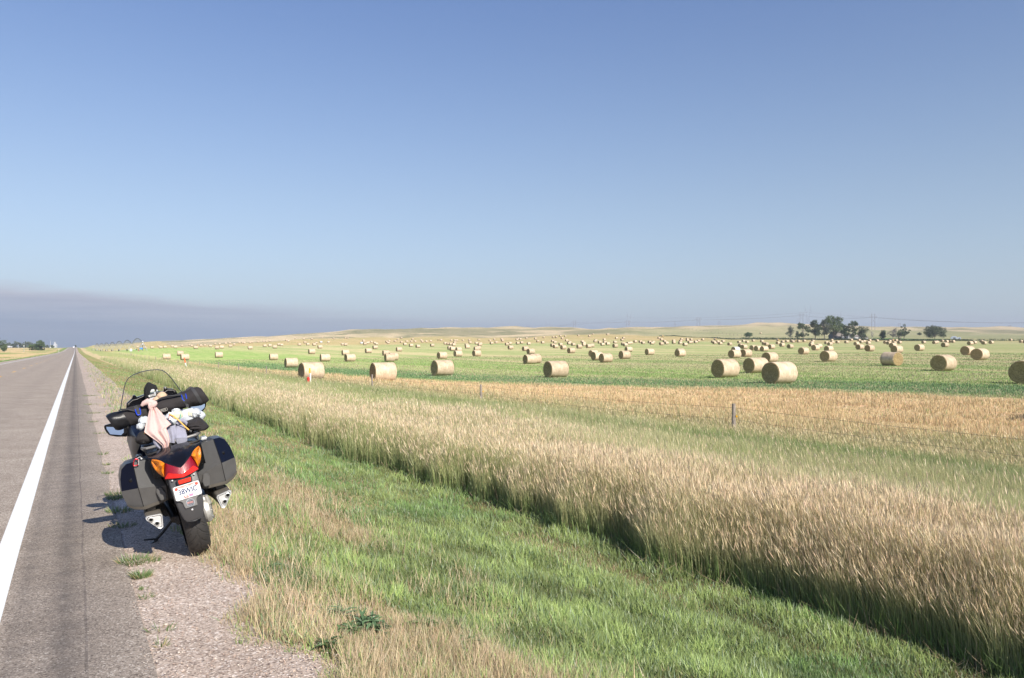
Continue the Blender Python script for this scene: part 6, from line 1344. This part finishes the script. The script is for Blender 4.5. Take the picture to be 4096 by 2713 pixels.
# ---------------------------------------------------------------- what is strapped to it
F_BLK = pbr('black_fabric', (.030, .026, .027), .85, bump=.35, bscale=420, noise=.3, nscale=25); F_LEA = pbr('black_leather', (.012, .012, .014), .35, bump=.15, bscale=180); F_WEB = pbr('black_webbing', (.045, .045, .047), .7, bump=.4, bscale=500)
F_BLUE = pbr('blue_buckle', (.01, .06, .62), .3); F_TOW = pbr('pink_towel', (.68, .48, .435), .95, bump=.5, bscale=380, noise=.08, nscale=30); F_SOCK = pbr('lilac_grey_knit', (.33, .33, .41), .95, bump=.5, bscale=420, noise=.15, nscale=60); F_SOCK2 = pbr('pale_knit', (.50, .50, .57), .95, bump=.4, bscale=420); F_SD = pbr('dark_knit', (.27, .27, .32), .95, bump=.5, bscale=420, noise=.35, nscale=90)
F_ORG = pbr('orange_bungee', (.85, .32, .05), .6, noise=.4, nscale=300, col2=(.8, .55, .15)); F_TAN = pbr('tan_cloth', (.60, .43, .29), .9, noise=.15, nscale=40, bump=.2, bscale=250); F_BAG = pbr('white_plastic_film', (.62, .655, .69), .22, trans=.1, coat=.3, noise=.12, nscale=22, bump=.5, bscale=60); F_YB = pbr('pale_yellow_cloth', (.68, .64, .45), .7, noise=.1, nscale=20)
def duffel():
    A = q1(165, 985, .25); B_ = q1(1640, 530, .25); n = 56; secs = []
    for i in range(n+1):
        f = i/n; c = A.lerp(B_, f); r = .066+.006*math.sin(f*9)+.004*math.sin(f*23+1)
        if f > .80: r = .066+.010*math.sin((f-.8)/.2*math.pi*.8)
        if f < .03: r *= (.88, .97)[i] if i < 2 else 1
        if f > .95: r *= (1-((f-.95)/.05)**2*.22)
        for sf in (.30, .765):
            r -= .007*math.exp(-((f-sf)/.018)**2)
        row = []
        for k in range(28):
            a = 2*math.pi*k/28; rr = r*(1+.035*math.sin(a*3+f*7)+.022*math.sin(a*6-f*31)+.015*math.sin(a*9+f*60))
            row.append(c+Vector((-.02*math.sin(a), rr*math.cos(a), rr*math.sin(a))))
        secs.append(row)
    return secs, A, B_
secs, dA, dB = duffel()
b = MB(); b.loft(secs[9:], cap=True); du, dc = gear(b, 'duffel_bag', F_BLK, 'long black rolled duffel bag strapped across the motorcycle seat', 'duffel bag')
def sub(b, nm, mat, par, c, **k):
    me = b.mesh(nm, mat, **k); me.transform(Matrix.Translation(-c)); return link(nm, me, par)
b = MB(); b.loft(secs[:10]); sub(b, 'leather_end', F_LEA, du, dc)
def band(i, w, gr, nm, mat):
    b = MB(); rows = []
    for j in (i-w, i, i+w):
        c = sum(secs[j], Vector())/28; rows.append([c+(p-c)*gr for p in secs[j]])
    b.loft(rows, cap=False); b2 = []; sub(b, nm, mat, du, dc)
band(17, 1, 1.03, 'strap', F_WEB); band(43, 1, 1.04, 'strap', F_WEB); band(51, 1, 1.03, 'end_band', F_WEB)
for (x, y) in ((600, 815), (1322, 588)):
    c = q1(x, y, .165 if x < 1000 else .185); b = MB(); ex = .017; P = [c+Vector((dx_, 0, dz_)) for dx_, dz_ in ((-.016, .026), (-.015, -.012), (-.009, -.024), (.009, -.024), (.015, -.012), (.016, .026))]
    b.tube(P, .0035, 6); sub(b, 'buckle', F_BLUE, du, dc); b = MB(); b.box(c+Vector((0, .004, .0)), (.020, .006, .045)); b.box(c+Vector((.006, .01, -.055)), (.021, .004, .06)); sub(b, 'buckle_strap', F_WEB, du, dc)
b = MB(); b.tube([q4(x, y, .19) for x, y in ((850, 1150), (950, 1030), (1150, 930), (1500, 850), (1900, 815), (2150, 800))], [.010, .012, .014, .014, .013, .010], 8, flat=.45); sub(b, 'carry_handle', F_WEB, du, dc)
b = MB(); b.tube([q1(x, y, .18) for x, y in ((290, 800), (330, 775), (430, 775), (520, 800), (570, 820))], [.010, .012, .012, .011, .009], 8, flat=.5); sub(b, 'side_handle', F_WEB, du, dc)
b = MB(); b.tube([q1(x, y, .25) for x, y in ((1330, 540), (1370, 480), (1420, 435), (1470, 440), (1440, 480), (1380, 520))], [.012, .014, .011, .009, .009, .010], 8); sub(b, 'strap_end', F_WEB, du, dc)
# outlined name patch
c = q1(985, 792, .175); sl_ = -math.atan2(dB.z-dA.z, dB.x-dA.x)
PM_ = Matrix.Translation(c-dc) @ Matrix.Rotation(sl_, 4, 'Y')
b = MB(); b.tube([(x, 0, z) for x, z in ((-.035, .010), (.030, .010), (.034, .006), (.034, -.006), (.030, -.010), (-.035, -.010), (-.035, .010))], .0011, 5); me = b.mesh('patch_outline', pbr('patch_thread', (.55, .52, .46), .6)); me.transform(PM_); link('patch_outline', me, du)
text_mesh('patch_lettering', 'KERSAR', .0135, MATS['patch_thread'], du, PM_ @ RX, depth=.0005)
def ruled(L, R_, ysL, q, amp, th, nf, nm, mat, label, cat, seed=1, m=14, group=None):
    rd = random.Random(seed); n = 4*(len(L)-1)+1; secs = []; bk = []
    for i in range(n):
        t_ = i/4; j = min(int(t_), len(L)-2); f = t_-j
        yl = ysL[j]*(1-f)+ysL[j+1]*f
        a = (L[j][0]*(1-f)+L[j+1][0]*f, L[j][1]*(1-f)+L[j+1][1]*f); c_ = (R_[j][0]*(1-f)+R_[j+1][0]*f, R_[j][1]*(1-f)+R_[j+1][1]*f)
        row = []; rb = []
        for k in range(m+1):
            g_ = k/m; dyy = amp*math.sin(g_*math.pi*nf+seed+.25*math.sin(i*.35))*math.sin(math.pi*min(1, max(0, g_*1.0)))**.5-.012*math.sin(math.pi*g_)
            p = q(a[0]*(1-g_)+c_[0]*g_, a[1]*(1-g_)+c_[1]*g_, yl+dyy); row.append(p); rb.append(p+Vector((0, th, 0)))
        secs.append(row+rb[::-1])
    b = MB(); b.loft(secs); return gear(b, nm, mat, label, cat, group)
tw, tc_ = ruled([(425, -75), (385, 130), (320, 370), (264, 632), (430, 755), (620, 890), (770, 1010), (840, 1205)], [(600, -95), (760, 80), (900, 270), (1035, 405), (890, 515), (960, 700), (988, 860), (935, 1210)],
       [.16, .11, .02, -.03, -.06, -.08, -.10, -.11], q3, .016, .005, 4.2, 'towel', F_TOW, 'pale pink towel knotted over the duffel bag and hanging down', 'towel', 2, 22)
b = MB(); b.tube([q4(x, y, yl) for x, y, yl in ((95, 1350, .17), (200, 1230, .165), (400, 1140, .16), (600, 1180, .15), (780, 1230, .145))], [.012, .020, .026, .024, .02], 10); sub(b, 'towel_loop', F_TOW, tw, tc_)
b = MB(); c = q4(700, 1290, .135); b.ell(c, (.034, .022, .022), jit=.12, R=Matrix.Rotation(-.5, 3, 'Y')); c = q4(560, 1400, .14); b.ell(c, (.020, .018, .035), jit=.1); sub(b, 'knot', F_TOW, tw, tc_)
ruled([(1190, 400), (1160, 560), (1162, 720), (1170, 880), (1215, 985), (1290, 1045)], [(1395, 420), (1440, 560), (1482, 720), (1492, 850), (1440, 950), (1345, 1050)], [.06, .0, -.05, -.075, -.08, -.08], q3, .008, .012, 2, 'sock', F_SOCK, 'grey knit sock with darker heel hanging in front, right of the towel', 'sock', 5, 10, 'socks drying on the luggage rack')
ruled([(1175, 800), (1172, 890), (1215, 985), (1290, 1048)], [(1490, 790), (1488, 870), (1440, 955), (1345, 1052)], [-.074, -.086, -.096, -.096], q3, .006, .006, 1, 'sock_heel', F_SD, 'darker marled heel patch at the bottom of the front sock', 'sock heel', 6, 10)
ruled([(880, 512), (920, 620), (965, 760), (992, 860), (1002, 930)], [(1160, 430), (1165, 600), (1165, 750), (1150, 900), (1135, 950)], [.03, -.02, -.045, -.06, -.065], q3, .008, .010, 2, 'sock', F_SOCK, 'lilac grey sock hanging between the towel and the front sock', 'sock', 7, 10, 'socks drying on the luggage rack')
ruled([(1200, 960), (1222, 1070), (1240, 1180)], [(1495, 880), (1530, 1000), (1552, 1200)], [-.055, -.065, -.07], q3, .005, .010, 2, 'sock', F_SOCK2, 'pale sock with ribbed cuff, lowest of the socks on the right', 'sock', 8, 10, 'socks drying on the luggage rack')
ruled([(500, 815), (525, 930), (595, 1050), (670, 1115)], [(690, 890), (745, 985), (762, 1060), (755, 1090)], [-.04, -.05, -.06, -.06], q3, .006, .010, 2, 'sock', F_SOCK, 'grey sock sticking out below the left edge of the towel', 'sock', 9, 8, 'socks drying on the luggage rack')
b = MB(); b.tube([q3(x, y, .03) for x, y in ((1200, 400), (1260, 320), (1360, 300), (1440, 350), (1490, 430))], [.016, .018, .018, .014, .010], 10); gear(b, 'rolled_cuff', F_SOCK, 'rolled lilac cuff of clothing over the white plastic bag', 'sock cuff')
def lump(b, c, r, m=0, seed=1, amp=.12, R=None):
    st = b.n; b.ell((0, 0, 0), (1, 1, 1), m, 30, 20)
    for i in range(st, b.n):
        v = Vector(b.v[i]); d = 1+amp*(float(fbm(np.array([v.x*2.1+seed*9+v.z]), np.array([v.y*2.1+v.z*1.7]), seed, 4)[0])-.5)*2.2
        v = Vector((v.x*r[0]*d, v.y*r[1]*d, v.z*r[2]*d)); v = R @ v if R is not None else v; b.v[i] = tuple(v+Vector(c))
RB = Matrix.Rotation(.02, 3, 'Y')
b = MB(); lump(b, q3(1590, 190, .13), (.102, .06, .066), 0, 1, .2, Matrix.Rotation(.15, 3, 'Y')); lump(b, q3(1150, 260, .13), (.10, .055, .056), 0, 2, .2); lump(b, q3(760, 330, .15), (.08, .05, .045), 0, 3, .2); lump(b, q3(1700, 120, .09), (.04, .04, .03), 0, 6, .4)
lump(b, q3(270, 330, .12), (.040, .04, .042), 0, 4, .35); lump(b, q3(155, 480, .09), (.026, .026, .026), 0, 5, .35); lump(b, q3(1160, 40, .12), (.028, .02, .02), 0, 7, .5)
pb_, pc_ = gear(b, 'plastic_bag', F_BAG, 'lumpy white plastic bag of clothes tied behind the duffel bag', 'plastic bag')
b = MB(); lump(b, q3(1180, 170, .10), (.060, .035, .038), 0, 8, .15); sub(b, 'yellow_contents', F_YB, pb_, pc_); b = MB(); lump(b, q3(1620, 110, .085), (.032, .02, .026), 0, 11, .3); sub(b, 'yellow_contents', F_YB, pb_, pc_)
b = MB(); b.tube([q3(x, y, .03) for x, y in ((1318, 50), (1300, 150), (1305, 270))], .0025, 6); sub(b, 'green_band', pbr('green_band', (.05, .45, .30), .5), pb_, pc_)
P = [q3(x, y, .02) for x, y in ((955, 60), (1100, 75), (1075, 140), (1110, 300), (965, 275), (960, 150))]; b = MB(); b.loft([P, [p+Vector((0, .003, 0)) for p in P]]); o, c = gear(b, 'paper_tag', K_WSTK, 'small white paper tag under the orange bungee cord', 'tag', smooth_=False)
P = [q3(x, y, .0175) for x, y in ((968, 160), (985, 160), (982, 250), (966, 248))]; b = MB(); b.loft([P, [p+Vector((0, .002, 0)) for p in P]]); sub(b, 'red_print', K_RSTK, o, c, smooth_=False)
b = MB(); b.tube([q3(x, y, yl) for x, y, yl in ((975, 108, .012), (1100, 180, .005), (1250, 300, -.004), (1400, 450, -.012), (1545, 580, -.02))], .0052, 10); o, c = gear(b, 'bungee_cord', F_ORG, 'orange bungee cord slanting over the white plastic bag', 'bungee cord', 'orange bungee cords')
b = MB(); b.tube([q3(1535, 572, -.02), q3(1600, 620, -.02)], [.009, .014], 10); sub(b, 'hook', K_PLA, o, c)
b = MB(); b.tube([q3(x, y, -.01) for x, y in ((285, 645), (262, 750), (238, 865))], .0052, 10); o, c = gear(b, 'bungee_cord', F_ORG, 'short orange bungee end below the left corner of the towel', 'bungee cord', 'orange bungee cords')
b = MB(); b.tube([q3(240, 855, -.01), q3(250, 940, -.01)], [.008, .010], 8); b.tube([q3(250, 930, -.01), q3(300, 960, -.01), q3(270, 900, -.02)], .004, 6); sub(b, 'hook', K_DK, o, c)
P = [q3(x, y, .0) for x, y in ((1500, 390), (1700, 310), (1860, 245), (1960, 330), (2115, 470), (2110, 510), (2000, 592), (1850, 610), (1640, 600), (1480, 480))]; c = sum(P, Vector())/len(P)
b = MB(); b.loft([[c+(p-c)*.8+Vector((0, -.03, .004)) for p in P], P, [p+Vector((0, .10, .015)) for p in P], [c+(p-c)*.7+Vector((0, .20, .02)) for p in P]]); bj, bc_ = gear(b, 'rain_jacket', F_BLK, 'folded black rain jacket poking out right under the plastic bag', 'jacket', bevel=.008)
b = MB()
for (a1, a2, a3) in (((1520, 470), (1750, 440), (2050, 480)), ((1560, 540), (1800, 520), (2030, 540))): b.tube([q3(*a1, -.028), q3(*a2, -.036), q3(*a3, -.01)], [.003, .007, .003], 6)
sub(b, 'fold', F_BLK, bj, bc_)
b = MB(); lump(b, q3(290, 800, .04), (.068, .07, .050), 0, 12, .18, Matrix.Rotation(.15, 3, 'Y')); lump(b, q3(900, 700, .06), (.11, .06, .045), 0, 13, .15); lump(b, q3(1500, 560, .07), (.07, .05, .03), 0, 14, .2); gear(b, 'stuff_sack', F_BLK, 'soft black sack on the rack beneath the towel and socks', 'sack')
# things at the handlebar
hood = [(200, 560), (225, 440), (265, 340), (370, 170), (430, 135), (500, 128), (700, 225), (830, 270), (895, 370), (925, 480), (960, 610), (880, 600), (830, 520), (780, 470), (640, 480), (560, 600), (520, 700), (430, 860), (420, 1030), (300, 1000), (215, 770)]
P = [q4(x, y, 1.0) for x, y in hood]; c = sum(P, Vector())/len(P)
b = MB(); b.loft([[c+(p-c)*.72+Vector((0, -.035, 0)) for p in P], [c+(p-c)*.93+Vector((0, -.022, 0)) for p in P], P, [p+Vector((0, .05, 0)) for p in P], [c+(p-c)*.8+Vector((0, .09, -.005)) for p in P]])
gear(b, 'cloth_cover', pbr('jet_black_fabric', (.012, .012, .013), .9, bump=.4, bscale=120), 'crumpled jet black cloth cover pulled over the instrument at the windshield', 'cover')
b = MB(); P = [q4(x, y, .955) for x, y in ((525, 645), (600, 500), (740, 480), (775, 590), (700, 625))]; b.loft([P, [p+Vector((0, .02, 0)) for p in P]]); P = [q4(x, y, .955) for x, y in ((850, 520), (925, 510), (945, 600), (880, 610))]; b.loft([P, [p+Vector((0, .02, 0)) for p in P]]); b.tube([q4(770, 640, .95), q4(790, 830, .95)], .009, 10)
b.build('instrument_mount', K_CHR, bike, bevel=.002)
b = MB(); P = []
for k in range(61): f = k/60; c_ = q4(440+300*f, 880-85*f, .95); a = f*2*math.pi*7; P.append(c_+Vector((0, .011*math.cos(a), .011*math.sin(a))))
b.tube(P, .0024, 6); b.build('mount_spring', K_ALU, bike)
b = MB(); lump(b, q4(1130, 880, .80), (.044, .05, .040), 0, 15, .10, Matrix.Rotation(-.5, 3, 'Y')); lump(b, q4(860, 1020, .80), (.042, .04, .025), 0, 16, .10, Matrix.Rotation(-.5, 3, 'Y')); gear(b, 'tan_cap', F_TAN, 'tan cloth cap lying on the tank behind the duffel bag', 'cap')
b = MB(); P = [q4(x, y, .82) for x, y in ((500, 960), (800, 880), (830, 1010), (600, 1090), (540, 1080))]; b.loft([P, [p+Vector((0, .003, 0)) for p in P]]); gear(b, 'paper_note', pbr('grey_paper', (.50, .48, .50), .8), 'plain grey paper folded beside the tan cap', 'paper', smooth_=False)
# red carabiner on the left pannier
cp = [(425, 355), (418, 340), (430, 285), (450, 268), (480, 278), (486, 330), (465, 352), (425, 355)]
b = MB(); b.tube([q2(x, y, -.16) for x, y in cp[:5]]+[q2(x, y, -.16) for x, y in cp[5:]], .0035, 8); o, c = gear(b, 'carabiner', pbr('red_anodised', (.60, .02, .03), .25, metal=.6), 'small red carabiner clipped on top of the left pannier', 'carabiner')
b = MB(); b.tube([q2(486, 275, -.162), q2(484, 345, -.162)], .003, 8); sub(b, 'gate', K_CHR, o, c)
b = MB(); b.tube([q2(470, 262, -.15), q2(500, 245, -.12), q2(520, 262, -.1)], .004, 8); b.ell(q2(520, 268, -.11), (.008, .008, .008)); b.build('strap_ring', K_CHR, bike)

# ---------------------------------------------------------------- weeds by the gravel
def tuft(px, py, w, h, n, label, dry=.15, seed=1, flat=.9, name='grass_tuft', cat='grass tuft', group='grass tufts in the gravel'):
    rg = np.random.default_rng(seed); X_, Y_ = hit(px, py, 2, 60) if py < 1900 else ((px-HX)/FPX*EYE*FPX/(py-HY), EYE*FPX/(py-HY))
    z = T1(X_, Y_)+.006; a = rg.uniform(0, 2*math.pi, n); q = rg.random(n)**.5*w/2
    X = q*np.cos(a); Y = q*np.sin(a)*.7; H = h*rg.uniform(.5, 1.2, n); isd = rg.random(n) < dry
    lx = np.cos(a)*flat*rg.uniform(.4, 1, n); ly = np.sin(a)*flat*rg.uniform(.4, 1, n)
    ct = np.where(isd[:, None], np.array([.50, .40, .22]), np.array([.17, .25, .09]))*rg.uniform(.7, 1.3, (n, 1))
    o = link(name, blade_mesh(name, X, Y, 0*X, H, np.full(n, .0055), lx, ly, ct*.8, ct, GM, bend=.5)); o.location = (X_, Y_, z); tag(o, label, cat, group)
TF = [(552, 2242, .34, .07, 420, 'wide low green tuft in the gravel just in front of the tyre'), (566, 2302, .14, .07, 320, 'compact round green tuft directly below the widest one'), (572, 2350, .06, .03, 60, 'tiny dry sprig below the round green tuft'), (578, 2385, .12, .05, 60, 'sparse sprawling sprig at the asphalt edge'),
      (640, 2515, .16, .06, 60, 'thin weed sprig low in the gravel, left'), (642, 2575, .08, .06, 50, 'small upright sprig nearest the picture bottom'), (485, 1975, .40, .07, 420, 'dark tuft in the shade left of the pannier'), (460, 1990, .2, .08, 200, 'leafy tuft at the tip of the mirror shadow'), (480, 2040, .3, .07, 260, 'shaded tuft left of the silencer'), (490, 2100, .26, .05, 200, 'half shaded low tuft by the bike shadow'),
      (432, 1895, .16, .05, 110, 'small tuft left of the duffel end on pale gravel'), (425, 1860, .14, .05, 90, 'sparse green wisps in gravel beside the asphalt, middle'), (412, 1820, .16, .06, 110, 'green wisps close to the asphalt near the mirror'), (375, 1655, .4, .06, 200, 'flat tuft on the gravel edge beyond the motorcycle'),
      (368, 1620, .5, .06, 240, 'longer flat green strip of weeds farther along the gravel'), (362, 1585, .6, .07, 260, 'broad weedy patch bordering the asphalt in the distance'), (372, 1690, .25, .05, 120, 'small weed clump before the flat tuft'), (400, 1735, .3, .05, 120, 'pale weedy wisp left of the left mirror')]
for i, (a_, b_, c_, d_, e_, l_) in enumerate(TF): tuft(a_, b_, c_*.85, d_, int(e_*.6), l_, seed=i+70)
def weed(px, py, r, nl, label, col, seed, leafw=.035, h=.16, drop=0):
    rg = np.random.default_rng(seed); rd = random.Random(seed); X_, Y_ = hit(px, py, 2, 40)
    V = []; F = []; C = []; st = MB()
    for i in range(nl):
        a = rd.uniform(0, 6.283); el = rd.uniform(.1, .95); L = r*rd.uniform(.5, 1.1); W_ = leafw*rd.uniform(.6, 1.2); base = Vector((rd.uniform(-.3, .3)*r, rd.uniform(-.2, .2)*r, rd.uniform(0, .4)*h))
        d = Vector((math.cos(a), math.sin(a), el)).normalized(); s_ = d.cross(Vector((0, 0, 1))).normalized(); up = s_.cross(d)
        m = 6; c0 = np.array(col)*rd.uniform(.7, 1.35); b0 = len(V)
        for k in range(m+1):
            f = k/m; wv = W_*math.sin(math.pi*min(1, f*.9+.08))*(1 if k % 2 else .6); p = base+d*L*f-Vector((0, 0, 1))*L*f*f*.35
            V += [p-s_*wv+up*.008, p, p+s_*wv+up*.008]; C += [c0, c0*.8, c0]
        for k in range(m):
            for j in (0, 1): F.append((b0+k*3+j, b0+k*3+j+1, b0+k*3+3+j+1, b0+k*3+3+j))
        st.tube([Vector((0, 0, -.02)), base], .003, 4)
    t = thing('broadleaf_weed', (X_, Y_, T1(X_, Y_)), label, 'weed', 'broadleaf weeds in the verge'); link('leaves', np_mesh('leaves', np.array(V), np.array(F), GM, col=np.array(C)*1.45), t); st.build('stem', pbr('green_stem', (.12, .18, .07), .7), t)
weed(1470, 2540, .13, 90, 'largest bluish green thistle-like weed near the bottom centre', (.09, .15, .075), 1, leafw=.016, h=.2)
weed(1395, 2560, .10, 60, 'dark leafy weed attached left of the largest one', (.07, .12, .045), 2, leafw=.014)
weed(1310, 2620, .09, 50, 'small dark weed lower left of the largest one', (.07, .12, .045), 3, leafw=.013)
weed(1690, 2535, .10, 50, 'weed with a few yellow leaves right of the largest one', (.11, .17, .06), 4, leafw=.014)
weed(1870, 2610, .09, 50, 'dark green weed among pale stubble, far right of the others', (.08, .13, .05), 5, leafw=.014)
weed(1080, 2300, .08, 18, 'small bluish weed at the gravel edge, uppermost of them', (.10, .15, .08), 6, leafw=.012)
weed(1350, 2480, .12, 26, 'feathery blue-green weed above the dark leafy one', (.12, .17, .09), 7, leafw=.009)
# ---------------------------------------------------------------- summer haze
hb = MB(); hb.box((0, 2600, 70), (9000, 6800, 190)); hz_o = hb.build('haze', [], smooth_=False); hz_o['kind'] = 'stuff'; hz_o['label'] = 'thin pale summer haze over the land'; hz_o['category'] = 'haze'
m = bpy.data.materials.new('haze'); m.use_nodes = True; t = m.node_tree; t.nodes.clear()
pv = N(t, 'ShaderNodeVolumePrincipled', inp={'Density': .00017, 'Color': (.80, .86, .95, 1), 'Anisotropy': .2}); o = N(t, 'ShaderNodeOutputMaterial'); t.links.new(pv.outputs[0], o.inputs['Volume'])
hz_o.data.materials.append(m)
